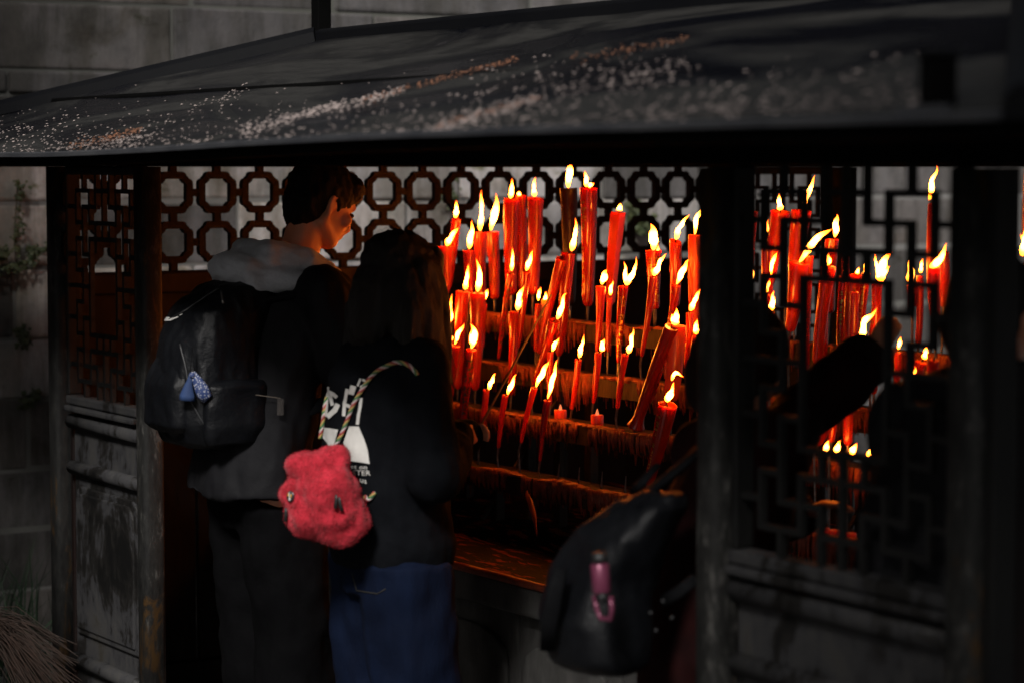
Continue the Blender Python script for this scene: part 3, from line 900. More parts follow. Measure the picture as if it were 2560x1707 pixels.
def candle(label, top, wt, bot, wb, shelf, fl=None, style='plain', dy=0.045, tilt=0.0, name='red_candle', group=GRP, taper=True):
    y = SH[shelf][0] + dy
    zsf = SH[shelf][1]
    T = on_y(*(zp(top) if isinstance(top[0], str) else top), y)
    B = on_y(*(zp(bot) if isinstance(bot[0], str) else bot), y)
    axis = T - B
    if B.z < zsf + 0.004:
        B = B + axis * ((zsf + 0.004 - B.z) / axis.z); axis = T - B
    k = m_per_px(T) / ZS
    rt, rb = wt * k / 2, wb * k / 2
    base = Vector((B.x, y, zsf)) if B.z - zsf < 0.2 else Vector((B.x, y, zsf))
    c = thing(name, label, 'candle', base, group)
    ln = axis.length; ax = axis.normalized()
    u = Vector((0, 1, 0)); u = (u - ax * u.dot(ax)).normalized(); v = ax.cross(u)
    n = 4 if style == 'square' else 18
    sd_ = random.uniform(0, 99)
    rings = []
    steps = [0, .012, .04, .1, .2, .3, .4, .5, .6, .7, .8, .88, .94, .975, .992, 1.0]
    for s_ in steps:
        rr = rb + (rt - rb) * s_
        if taper and s_ < 0.05: rr *= 0.35 + 0.65 * math.sqrt(s_ / 0.05)
        if style == 'flare' and s_ < 0.12: rr = rb * (1 + 0.75 * (1 - s_ / 0.12) ** 2)
        bowv = v * (0.004 * math.sin(s_ * PI) * (1 if sd_ > 50 else -1))
        if s_ >= 0.992: rr *= 0.985
        ring = []
        for j in range(n):
            a = 2 * PI * j / n + (PI / 4 + 0.35 if n == 4 else 0)
            nz = 1 + (0.035 if style != 'melt' else 0.14) * noise.noise(Vector((math.cos(a) * 1.6 + sd_, math.sin(a) * 1.6, s_ * ln * 16)))
            if n == 4: nz = 1.22
            p = B + ax * (ln * s_) + bowv + (u * math.cos(a) + v * math.sin(a)) * rr * nz
            if s_ > 0.97: p += ax * (tilt * rt * math.sin(a) + 0.06 * rt * noise.noise(Vector((a * 1.3, sd_, 3))))
            ring.append(p)
        rings.append(ring)
    # hollow pool at the top
    for f_, dz in ((0.86, -0.05), (0.55, -0.22), (0.1, -0.25)):
        ring = []
        for j in range(n):
            a = 2 * PI * j / n + (PI / 4 + 0.35 if n == 4 else 0)
            ring.append(B + ax * (ln + dz * rt) + (u * math.cos(a) + v * math.sin(a)) * rt * f_ * (1.22 if n == 4 else 1) + ax * (tilt * rt * f_ * math.sin(a)))
        rings.append(ring)
    mb = MB(); mb.loft(rings)
    if style in ('melt', 'drip', 'flare'):
        for _ in range(9 if style != 'drip' else 5):
            a = random.uniform(PI * 0.6, PI * 1.9); s0 = random.uniform(0.5, 0.99); l2 = random.uniform(0.1, 0.4)
            rr = rb + (rt - rb) * s0
            pp = [B + ax * (ln * (s0 - l2 * q_ / 4)) + (u * math.cos(a) + v * math.sin(a)) * ((rb + (rt - rb) * (s0 - l2 * q_ / 4)) * 1.0) for q_ in range(5)]
            r1 = rt * random.uniform(0.1, 0.2)
            mb.tube(pp, [r1 * .5, r1 * .8, r1, r1 * 1.3, r1 * .6], 6)
    m = {'plain': M_WAX, 'drip': M_WAX, 'melt': M_WAXO, 'flare': M_WAXD, 'gloss': M_GLOSS, 'dark': M_WAXD, 'char': M_CHAR, 'square': M_WAX, 'gold': M_GLOSS, 'ink': M_GLOSS}[style]
    ob = mb.build('wax_body', m, c, style != 'square')
    if style == 'square': bevel(ob, 0.004, 2)
    # foil print running down the side facing the photographer
    if style in ('gold', 'ink', 'gloss'):
        pm = MB(); toc = (CAM - B); toc = (toc - ax * toc.dot(ax)).normalized(); sidev = ax.cross(toc).normalized()
        rows = int(ln / 0.011)
        for r_ in range(rows):
            s_ = 0.1 + 0.8 * r_ / rows
            if random.random() < 0.2: continue
            for cshift in ((-0.25, 0.25) if style != 'gold' else (-0.35,)):
                rr = (rb + (rt - rb) * s_) * 1.045
                a0 = cshift * 1.4
                for _ in range(2):
                    aa = a0 + random.uniform(-0.25, 0.25); hh = random.uniform(0.0012, 0.0035); ww = random.uniform(0.08, 0.26)
                    zz = ln * s_ + random.uniform(-0.004, 0.004)
                    vs = []
                    for da, dz in ((-ww, -hh), (ww, -hh), (ww, hh), (-ww, hh)):
                        t_ = aa + da
                        vs.append(B + ax * (zz + dz) + (toc * math.cos(t_) + sidev * math.sin(t_)) * rr)
                    pm.add(vs, [(0, 1, 2, 3)])
        if pm.v: pm.build('foil_print', M_INK if style == 'ink' else M_GOLD, c)['kind'] = 'stuff'
    if B.z - zsf > 0.012:
        q = MB(); q.tube([B + ax * 0.01, B - ax * min(0.03, B.z - zsf) , Vector((B.x + (random.uniform(-.006, .002)), y, zsf))], [max(rb * 0.34, 0.004), max(rb * 0.26, 0.0036), 0.0032], 6)
        q.build('spike', M_STEEL, c)
    if fl:
        fb, ft, fw = fl[0], fl[1], fl[2]
        bend = fl[3] if len(fl) > 3 else 0.0
        curl = fl[4] if len(fl) > 4 else 0.0
        FB = on_y(*(zp(fb) if isinstance(fb[0], str) else fb), y); FT = on_y(*(zp(ft) if isinstance(ft[0], str) else ft), y)
        q = MB(); wt_ = T - ax * rt * 0.22
        q.tube([wt_, wt_.lerp(FB, 0.7), FB + Vector((0, 0, 0.006))], [0.0018, 0.0017, 0.0012], 6); q.build('wick', M_WICK, c)
        flame(FB, FT, fw * k, bend, c, 0.75, curl)
        if random.random() < 0.45 and (FT - FB).length > 0.04:
            dv = FT - FB; sg = random.choice((-1, 1))
            s2 = Vector((dv.z, 0, -dv.x)).normalized() * sg
            b2 = FB + dv * 0.12 + s2 * fw * k * 0.12
            flame(b2, FB + dv * random.uniform(0.5, 0.75) + s2 * fw * k * random.uniform(0.35, 0.6), fw * k * 0.55, -0.1 * sg * (1 if dv.x > 0 else 1), c, 0.75)
    else:
        q = MB(); q.tube([T - ax * rt * 0.22, T + Vector((0.001, 0, 0.008))], [0.0018, 0.0012], 6); q.build('wick', M_WICK, c)
    return c
C = candle
# left bank
C('thick red candle nearest the woman\'s hair, flame blown to the right', ('A', 215, 1410), 250, ('C', 235, 690), 100, 3, (('A', 235, 1395), ('A', 425, 1065), 95, -0.04))
C('slim red candle leaning behind the thick candle beside the woman\'s hair', ('A', 392, 965), 160, ('C', 262, 600), 120, 3, (('A', 385, 950), ('A', 400, 665), 85), dy=0.085, style='ink')
C('dark rimmed candle left of two joined red candles, high flame above it', ('A', 600, 1480), 190, ('C', 590, 700), 160, 3, (('A', 605, 1450), ('A', 655, 985), 105, 0.03), style='ink', dy=0.05)
C('left one of two joined red candles with tall twin flames', ('A', 790, 1180), 205, ('C', 800, 740), 190, 4, (('A', 785, 1160), ('A', 810, 490), 95, 0.0, 0.05))
C('right one of two joined red candles, twin flame swelling to the right', ('A', 992, 1180), 205, ('C', 1022, 775), 165, 4, (('A', 960, 1160), ('A', 1040, 545), 120, 0.05), style='drip')
C('pale topped thick red candle, left of the three tall ones at the top', ('A', 1300, 640), 265, ('C', 1300, 700), 190, 4, (('A', 1280, 630), ('A', 1310, 305), 85, 0.0, 0.06), dy=0.05, tilt=0.12)
C('red candle half hidden between two tall thick ones, tiny flame', ('A', 1450, 575), 180, ('C', 1480, 640), 150, 4, (('A', 1415, 580), ('A', 1425, 515), 60), dy=0.088, tilt=0.1)
C('thick slanting red candle, right of the three tall ones at the top', ('A', 1690, 625), 272, ('C', 1650, 700), 165, 4, (('A', 1675, 605), ('A', 1692, 280), 80, -0.03, 0.04), dy=0.05, tilt=0.1)
C('left one of two fused broad candles on the second shelf', ('C', 500, 640), 228, ('E', 420, 735), 140, 2, (('C', 540, 610), ('C', 582, 195), 90, 0.02), dy=0.08)
C('right one of two fused broad candles, flame curving left', ('C', 747, 672), 272, ('E', 705, 755), 135, 2, (('C', 745, 650), ('C', 722, 105), 110, 0.1), dy=0.08)
C('long thin candle leaning left in front of the tall thick trio', ('C', 1290, 350), 132, ('E', 1082, 262), 55, 3, (('C', 1300, 310), ('C', 1318, -70), 60), style='ink')
C('second long thin candle leaning left, flame bending right', ('C', 1545, 335), 136, ('E', 1400, 75), 62, 3, (('C', 1535, 300), ('C', 1645, -35), 75, 0.04), style='ink')
C('short candle with dark ragged rim and long black wick beside the stick', ('C', 1335, 975), 172, ('E', 1290, 835), 110, 2, (('C', 1395, 950), ('C', 1505, 545), 115, -0.06), style='gloss', dy=0.06)
C('tall charred nearly black candle, thin flame reaching highest of all', ('A', 2230, 465), 292, ('D', 30, 880), 190, 4, (('A', 2225, 460), ('A', 2300, 15), 135, -0.07), style='char', dy=0.07)
C('candle with dark green printed wrapper standing before the charred one', ('C', 2220, 25), 240, ('E', 2070, 195), 140, 3, (('B', 55, 1485), ('B', 90, 940), 105, 0.1), style='ink', dy=0.06)
C('long candle leaning far left beside the printed wrapper candle', ('C', 2120, 110), 190, ('E', 1740, 160), 80, 3, None, dy=0.035)
C('leaning candle with black ringed top and golden stripes by the stick', ('C', 1990, 1120), 190, ('E', 1655, 665), 70, 2, (('C', 2045, 1095), ('C', 2205, 665), 95, 0.0, 0.05), style='gold', dy=0.06)
C('small candle in front of the golden striped leaning one', ('E', 1935, 130), 112, ('E', 1925, 1000), 75, 2, (('E', 1960, 110), ('C', 2075, 1385), 65, -0.03), dy=0.04)
C('short thin candle nearest the woman\'s hands on the lowest shelf', ('E', 886, 745), 112, ('H', 775, 115), 72, 1, (('E', 925, 735), ('E', 1048, 480), 75, -0.03))
C('thin candle second from the woman\'s hands on the lowest shelf', ('E', 1200, 830), 112, ('H', 1085, 195), 62, 1, (('E', 1235, 812), ('E', 1375, 485), 80, -0.03))
C('thin leaning candle third from the woman\'s hands, large swept flame', ('E', 1672, 712), 112, ('H', 1450, 115), 62, 1, (('E', 1700, 695), ('E', 1915, 262), 95, -0.06))
C('dark thin candle on the lowest shelf with the tallest slender flame', ('E', 1885, 918), 125, ('H', 1760, 425), 52, 1, (('E', 1888, 885), ('E', 2050, 250), 85, -0.02), style='dark')
C('printed candle just behind the woman\'s sleeve, left of its twin', ('E', 372, 22), 186, ('E', 215, 1290), 120, 1, (('C', 370, 1505), ('C', 532, 1172), 70, -0.06), style='ink')
C('printed candle with crescent flame beside the woman\'s sleeve', ('E', 640, 88), 186, ('E', 500, 1290), 122, 1, (('C', 640, 1570), ('C', 615, 1165), 110, 0.32), style='ink')
C('small candle peeking between the woman\'s hair and the fused pair', ('C', 250, 1258), 96, ('E', 215, 800), 82, 2, (('C', 265, 1242), ('C', 315, 865), 80, 0.05))
C('candle almost hidden by the woman\'s hair with a trailing orange flame', ('C', 150, 1110), 110, ('E', 150, 900), 90, 2, (('C', 110, 1120), ('C', 330, 690), 130, 0.16), dy=0.03)
C('stubby candle low beside the woman\'s hair with a dull orange flame', ('E', 85, 780), 95, ('E', 140, 970), 85, 1, (('E', 115, 700), ('E', 165, 555), 50), style='dark', dy=0.08)
C('tiny flamed candle tucked behind the small one by the hair', ('C', 318, 1440), 78, ('E', 320, 160), 70, 3, (('C', 325, 1430), ('C', 328, 1365), 42))
# right bank
C('glossy tall candle with golden emblem, right of the charred one', ('B', 337, 455), 296, ('D', 320, 890), 190, 4, (('B', 305, 445), ('B', 272, 180), 85, 0.05), style='gold', dy=0.05)
C('square edged tall red candle with a low ragged flame', ('B', 820, 858), 225, ('D', 690, 870), 140, 4, (('B', 840, 835), ('B', 850, 708), 105), style='square', dy=0.05)
C('slender candle in front of the square one, rounded flame', ('D', 532, 560), 166, ('G', 470, 130), 66, 3, (('D', 550, 530), ('D', 632, 285), 115, -0.05))
C('slender candle with forked antler shaped flame', ('D', 905, 560), 172, ('G', 822, 312), 82, 3, (('D', 950, 545), ('D', 925, 155), 80, 0.04), style='gloss')
C('dark rimmed candle under a broad hollow flame', ('B', 1395, 1482), 272, ('D', 1430, 940), 135, 4, (('B', 1395, 1478), ('B', 1345, 1045), 175, 0.1), style='gloss', dy=0.05)
C('thin dark candle leaning before the broad hollow flame', ('D', 1390, 405), 142, ('G', 1200, 210), 72, 3, (('D', 1395, 380), ('D', 1605, 25), 105, -0.05), style='dark')
C('cut topped candle left of the last one beside the right post', ('B', 1755, 1330), 202, ('D', 1740, 900), 170, 4, (('B', 1760, 1300), ('B', 1975, 870), 95, -0.05), style='drip', dy=0.05, tilt=0.4)
C('golden striped candle before the cut topped one', ('D', 1762, 545), 150, ('D', 1645, 1200), 85, 3, (('D', 1775, 525), ('D', 1980, 120), 105, -0.05), style='gold', dy=0.06)
C('tall bumpy candle touching the right post, flame snaking up', ('B', 2085, 1225), 230, ('D', 2085, 1320), 200, 4, (('B', 2070, 1225), ('B', 2195, 690), 85, -0.06, -0.1), style='melt', dy=0.04)
C('slim candle low beside the right post with a hooked flame', ('D', 1982, 995), 118, ('G', 1930, 400), 92, 3, (('D', 1990, 950), ('D', 2185, 545), 85, 0.1))
C('golden printed stub squeezed against the right post', ('D', 2100, 1365), 145, ('G', 2050, 330), 112, 3, (('D', 2100, 1345), ('D', 2108, 1090), 105), style='gold', dy=0.02)
C('big melted orange candle with wide double flame near the right post', ('D', 1775, 1200), 300, ('G', 1680, 930), 240, 2, (('D', 1750, 1185), ('D', 1775, 915), 135), style='melt', dy=0.05)
C('big crooked candle with flared foot leaning against the melted one', ('D', 1690, 1225), 235, ('G', 1110, 1340), 180, 2, None, style='flare', dy=0.02, taper=False)
C('largest leaning candle in front with a golden inscription', ('G', 1630, 985), 335, ('I', 1310, 790), 170, 1, (('G', 1600, 920), ('G', 1745, 640), 135, 0.06), style='gold', dy=0.0)
C('thin candle on pronged holder, left of three on the second shelf', ('G', 170, 252), 114, ('G', 60, 1065), 72, 2, (('G', 178, 215), ('D', 252, 1335), 85, 0.04))
C('thin dripping candle, middle of three on the second shelf', ('G', 500, 138), 117, ('G', 412, 970), 62, 2, (('G', 545, 115), ('D', 605, 1415), 100, -0.05), style='drip')
C('thin candle on a long spike, right of three on the second shelf', ('G', 935, 172), 126, ('G', 805, 1060), 72, 2, (('G', 985, 150), ('D', 1065, 1230), 100, 0.04), style='drip')
# seen through the right lattice panel
GR2 = GRP
C('unlit red candle, leftmost behind the right lattice', ('J', 400, 838), 202, ('L', 350, 340), 130, 4, None)
C('broad red candle second behind the right lattice with a kinked flame', ('J', 860, 842), 330, ('L', 690, 560), 130, 4, (('J', 865, 825), ('J', 848, 545), 120, -0.05))
C('broad red candle behind the right lattice under a long slanting flame', ('J', 1200, 828), 335, ('L', 1080, 600), 210, 4, (('J', 1228, 805), ('J', 1440, 270), 110, -0.05))
C('gold marked dark candle behind the lattice below two meeting flames', ('J', 1700, 1290), 230, ('L', 1650, 1000), 190, 4, (('J', 1745, 1265), ('J', 1765, 885), 120), style='gold')
C('short broad candle behind the lattice, flame streaming far right', ('L', 1160, 175), 340, ('L', 1010, 1300), 180, 3, (('L', 1165, 165), ('J', 1705, 1125), 130, -0.05))
C('wide candle in the middle of the lattice with a torn flame', ('L', 1645, 245), 245, ('N', 1450, 330), 170, 3, (('L', 1620, 225), ('L', 1640, 10), 130), dy=0.03)
C('slightly bent unlit candle right of the torn flame', ('L', 1920, 85), 132, ('L', 1960, 1000), 150, 4, None, style='dark')
C('low flamed broad candle behind the centre of the lattice', ('L', 2075, 375), 300, ('N', 2000, 20), 240, 3, (('L', 2105, 360), ('L', 2145, 255), 55))
C('candle with jagged flame cut by a lattice bar', ('M', 300, 345), 160, ('M', 200, 1400), 130, 3, (('M', 255, 290), ('M', 345, 20), 90, 0.06), style='gold')
C('candle under the wide forked flame in the lattice', ('M', 480, 505), 170, ('M', 385, 1500), 130, 3, (('M', 510, 490), ('M', 725, 0), 170, -0.08), style='gloss', dy=0.03)
C('dim candle under a plump upright flame right in the lattice', ('M', 1050, 540), 205, ('M', 1050, 900), 180, 4, (('M', 1010, 500), ('M', 1025, 70), 165), style='dark')
C('tall candle at the upper right of the lattice with a waving flame', ('K', 1390, 712), 172, ('M', 1380, 400), 175, 4, (('K', 1320, 660), ('K', 1430, 80), 95, 0.03, -0.07), style='dark', dy=0.05)
C('thick candle at the right frame under a hooked flame', ('M', 1400, 262), 225, ('M', 1430, 1060), 190, 3, (('M', 1345, 250), ('K', 1620, 1370), 130, 0.1), dy=0.03)
C('candle standing behind the thick one at the right frame', ('K', 1560, 1500), 172, ('M', 1555, 900), 170, 4, None, dy=0.02)
C('short candle low at the right frame with a curled flame', ('O', 1200, 285), 182, ('O', 1150, 525), 160, 2, (('O', 1235, 235), ('O', 1285, 10), 85, 0.12))
C('small candle at the left frame under a flame with a beak', ('L', 345, 645), 112, ('L', 335, 840), 100, 3, (('L', 345, 610), ('L', 370, 180), 140, 0.03))
C('thin candle with straight white flame left in the lattice', ('L', 590, 375), 120, ('L', 600, 700), 100, 4, (('L', 592, 345), ('L', 600, -25), 75))
C('thin candle with slanting flame beside the straight white one', ('L', 700, 425), 110, ('L', 690, 800), 100, 4, (('L', 705, 410), ('L', 805, -10), 70, -0.08), dy=0.03)
C('red candle lower left in the lattice with a leaning short flame', ('L', 635, 705), 122, ('L', 605, 950), 110, 3, (('L', 620, 660), ('L', 690, 445), 80))
C('candle lowest left in the lattice with a tall bright flame', ('L', 712, 985), 112, ('L', 700, 1250), 100, 2, (('L', 710, 975), ('L', 742, 630), 105), dy=0.06)
C('dark thin candle with a narrow flame left of the broad one', ('L', 920, 392), 84, ('L', 930, 820), 80, 4, (('L', 912, 345), ('L', 890, 120), 50), style='ink')
C('tall candle behind the reaching sleeve with a big slanted flame', ('M', 170, 1505), 250, ('P', 1470, 140), 150, 1, (('M', 165, 1500), ('M', 495, 935), 125, -0.08), dy=0.1)
C('candle whose glowing foot shows under the reaching sleeve', ('N', 2010, 420), 190, ('P', 1960, 150), 150, 1, None, dy=0.1)
C('red candle at the photo\'s right edge beyond the corner post', (2592, 392), 380, (2580, 640), 300, 4, (((2560, 385)), (2557, 340), 130))
C('lower red candle at the photo\'s right edge beyond the corner post', (2584, 655), 330, (2578, 780), 260, 3, ((2556, 640), (2564, 560), 130), style='dark')
C('broad red candle filling the left of the central lattice window', (2058, 705), 170, (2052, 985), 150, 3, None, dy=0.075)
C('tall red candle in the central lattice window with gold foil streak', (2112, 690), 190, (2100, 960), 150, 3, ((2110, 682), (2116, 655), 70), style='gold', dy=0.07)
C('leaning red candle at the right of the central lattice window', (2160, 700), 180, (2140, 975), 140, 3, ((2162, 692), (2170, 650), 75), dy=0.075)
C('dark candle between the gold streaked and leaning ones in the lattice window', (2136, 730), 150, (2126, 975), 130, 2, None, style='dark', dy=0.07)
C('glossy candle at the right edge of the central lattice window', (2192, 705), 170, (2184, 985), 130, 2, ((2192, 698), (2199, 668), 60), style='gold', dy=0.07)
C('candle left of the window showing only between lattice bars', (2022, 640), 160, (2014, 930), 130, 3, ((2022, 634), (2030, 600), 70), dy=0.08)
C('dim red candle upper left in the lattice beside the unlit one', (1915, 590), 150, (1908, 800), 130, 3, ((1915, 582), (1921, 548), 65), dy=0.07, style='dark')
C('red candle low at the right frame below the curled flame', (2335, 900), 190, (2322, 1010), 160, 1, None, dy=0.08)
C('red candle low between the sleeve and the right frame', (2282, 955), 170, (2262, 1060), 130, 1, ((2282, 948), (2290, 915), 60), dy=0.08)
C('thin candle right of the sleeve with little flame', (2245, 880), 110, (2236, 1010), 90, 2, ((2245, 873), (2252, 842), 55), dy=0.06)
C('narrow candle right in the lattice behind the plump flame', (2300, 690), 120, (2296, 860), 110, 4, ((2300, 682), (2306, 646), 60), dy=0.06, style='dark')
C('dark candle low beneath the sleeve next to the tea lights', (2095, 1010), 150, (2078, 1105), 110, 1, None, dy=0.09)
C('thin red candle between the small fused pair and the leaning ones', (1212, 760), 90, (1206, 870), 70, 3, ((1212, 752), (1219, 722), 55), dy=0.08)
C('thin red candle behind the stick high on the third shelf', (1345, 760), 95, (1340, 880), 75, 3, ((1345, 752), (1352, 718), 60), dy=0.085)
C('short candle between the two slender right candles on the third shelf', (1525, 745), 95, (1520, 880), 75, 3, ((1525, 738), (1532, 700), 60), dy=0.085)
C('short thick candle behind the leaning dark one on the top shelf', (1640, 660), 150, (1636, 760), 130, 4, ((1640, 652), (1646, 612), 75), dy=0.085)
# a second tongue for the forked and the wide flames
def tongue(cname_label, base, tip, wd, bend, shelf, dy=0.045):
    for o in bpy.data.objects:
        if o.get('label') == cname_label:
            y = SH[shelf][0] + dy
            a, b = on_y(*zp(base), y), on_y(*zp(tip), y)
            flame(a, b, wd * m_per_px(a) / ZS, bend, o)
tongue('slender candle with forked antler shaped flame', ('D', 960, 540), ('D', 1105, 70), 95, 0.12, 3)
tongue('candle under the wide forked flame in the lattice', ('M', 500, 440), ('M', 425, 30), 80, 0.08, 3, 0.03)
tongue('glossy tall candle with golden emblem, right of the charred one', ('B', 335, 445), ('B', 425, 370), 60, 0.05, 4, 0.05)
tongue('largest leaning candle in front with a golden inscription', ('G', 1690, 590), ('G', 1890, 540), 60, -0.3, 1, 0.0)
tongue('big melted orange candle with wide double flame near the right post', ('D', 1715, 1180), ('D', 1700, 1010), 70, 0, 2, 0.05)

# glass votive with pink label
y = SH[4][0] + 0.05
b = on_y(*zp(('C', 1850, 862)), y); b.z = SH[4][1]
k = m_per_px(b) / ZS
vot = thing('votive_glass', 'small glass votive cup with pink label and low flame on the top shelf', 'candle', b)
q = MB(); rr = 66 * k
q.rings([(b + Vector((0, 0, z)), rr * f, rr * f) for z, f in ((0.001, .9), (0.01, 1), (0.05, 1.03), (0.062, 1.03), (0.062, .93), (0.035, .9), (0.034, .1))], 16)
mg, t, p = nodes('votive_glass'); p.inputs['Base Color'].default_value = (0.75, 0.3, 0.14, 1); p.inputs['Roughness'].default_value = 0.2; p.inputs['Subsurface Weight'].default_value = 0.4; p.inputs['Subsurface Scale'].default_value = 0.03
q.build('cup', mg, vot, True)
q = MB(); q.rings([(b + Vector((0, 0, z)), rr * 1.05, rr * 1.05) for z in (0.022, 0.046)], 16); q.build('paper_label', mat('pink_label', (0.5, 0.08, 0.12), (0.6, 0.3, 0.25), 0.6, scale=120, lo=0.45, hi=0.55), vot)
flame(b + Vector((0, 0, 0.05)), b + Vector((0, 0, 0.088)), 0.014, 0, vot)
# tea lights with glowing plastic flames
def tea(label, cpx, cpy, wpx, hpx, shelf, dy, group='red plastic tea lights on the rack', lit=True):
    y = SH[shelf][0] + dy
    b = on_y(cpx, cpy, y); b.z = SH[shelf][1] + 0.001
    k = m_per_px(b)
    o = thing('tea_light', label, 'tea light', b, group)
    r_ = wpx * k / 2; h = hpx * k
    q = MB(); q.rings([(b + Vector((0, 0, z * h)), r_ * f, r_ * f) for z, f in ((0, .96), (.06, 1.0), (.94, 1.0), (1, .95), (1.0, .75), (.9, .6), (.88, .05))], 20)
    q.build('cup', M_TEA, o, True)
    if lit:
        q = MB(); q.rings([(b + Vector((0, 0, h * (.88 + z * .65))), r_ * f, r_ * f) for z, f in ((0, .24), (.3, .28), (.6, .2), (.85, .09), (1, .01))], 12)
        q.build('plastic_flame', M_LED, o, True)
    return o, b, h, r_
tea('left glowing red tea light on the second shelf, lone beside thin candles', 1401, 1056, 31, 27, 2, 0.03)
tea('right glowing red tea light, between two long thin spikes', 1493, 1071, 32, 29, 2, 0.03)
tea('glowing red tea light behind the right lattice, left of little flames', 2014, 1129, 34, 26, 1, 0.03)
GT = 'small burning tea lights in a row behind the lattice'
for (px, py, tx, ty, lb) in ((2061, 1139, 2072, 1113, 'first small tea light flame in the row behind the lattice'),
                             (2088, 1139, 2100, 1112, 'second small tea light flame in the row behind the lattice'),
                             (2128, 1142, 2140, 1118, 'third small tea light flame in the row behind the lattice'),
                             (2168, 1146, 2182, 1130, 'last small tea light flame in the row, nearest the corner')):
    o, b, h, r_ = tea(lb, px, py + 10, 30, 14, 1, 0.03, GT, False)
    y = SH[1][0] + 0.03
    flame(on_y(px, py - 8, y), on_y(tx + 2, ty - 12, y), 15 * m_per_px(b), 0.0, o)
o, b, h, r_ = tea('round little flame low at the left frame of the lattice', 1886, 792, 24, 10, 3, 0.03, GT, False)
flame(on_y(1880, 780, 1.27), on_y(1893, 764, 1.27), 14 * m_per_px(b), 0, o)
o, b, h, r_ = tea('little oval flame right of the big slanted one', 2217, 866, 24, 10, 2, 0.03, GT, False)
flame(on_y(2212, 856, 1.15), on_y(2231, 844, 1.15), 12 * m_per_px(b), 0, o)
# fallen strip of wax hanging from the lowest shelf
sw = MB()
pp = [on_y(1316, 1232, 0.985), on_y(1328, 1262, 0.96), on_y(1336, 1290, 0.93), on_y(1342, 1338, 0.88)]
sw.tube(pp, [0.011, 0.017, 0.014, 0.004], 8, 0.35)
tag(sw.build('wax_strip', M_DRIP, None, True, pp[-1]), 'long red strip of cooled wax dangling from the lowest shelf', 'wax')

exec_people = True
# =================================================================== PEOPLE
M_SKIN = mat('skin', (0.66, 0.27, 0.15), (0.58, 0.23, 0.13), 0.5, scale=20, sss=0.15, bmp=0.05, bscale=200)
M_HAIR = mat('black_hair', (0.005, 0.004, 0.0035), (0.008, 0.006, 0.005), 0.5, 0.6, spec=0.15, scale=60, stretch=(3, 3, 0.2), bmp=0.6, bscale=130)
M_HAIRB = mat('dark_brown_hair', (0.006, 0.0045, 0.0035), (0.012, 0.008, 0.006), 0.42, 0.55, spec=0.3, scale=70, stretch=(3, 3, 0.15), bmp=0.7, bscale=160)
M_EYE = mat('eye', (0.03, 0.02, 0.015), (0.02, 0.015, 0.01), 0.15)
M_SHOE = mat('black_shoe', (0.012, 0.012, 0.012), (0.018, 0.018, 0.018), 0.5)

def rotx(a):
    return Matrix.Rotation(a, 3, 'X')
def hand(mb, wrist, d, palm, s=1.0, curl=0.6):
    """palm, four unequal bent fingers and a thumb leaving the side of the palm"""
    d = d.normalized(); palm = (palm - d * palm.dot(d)).normalized(); sd_ = d.cross(palm)
    c = wrist + d * 0.045 * s
    for o_, r_ in ((-0.024, .017), (-0.008, .018), (0.008, .018), (0.024, .016)):
        mb.chain([wrist + sd_ * o_ * s * 0.6, wrist + d * 0.085 * s + sd_ * o_ * s], [r_ * s * 0.95, r_ * s * 0.8])
    for o_, ln in ((-0.027, .072), (-0.009, .082), (0.009, .077), (0.027, .06)):
        p0 = wrist + d * 0.085 * s + sd_ * o_ * s
        pts = [p0]; dd = d.copy()
        for q, f in enumerate((0.45, 0.32, 0.26)):
            a = curl * (0.5 + 0.35 * q)
            dd = (dd * math.cos(a) + palm * math.sin(a)).normalized()
            pts.append(pts[-1] + dd * ln * f * s)
        mb.chain(pts, [.0095 * s, .0092 * s, .0085 * s, .007 * s])
    t0 = wrist + d * 0.03 * s - sd_ * 0.024 * s
    td = (d * 0.7 - sd_ * 0.7 + palm * 0.35).normalized()
    td2 = (d * 0.9 - sd_ * 0.1 + palm * 0.45).normalized()
    mb.chain([t0, t0 + td * 0.035 * s, t0 + td * 0.035 * s + td2 * 0.028 * s], [.014 * s, .011 * s, .008 * s])
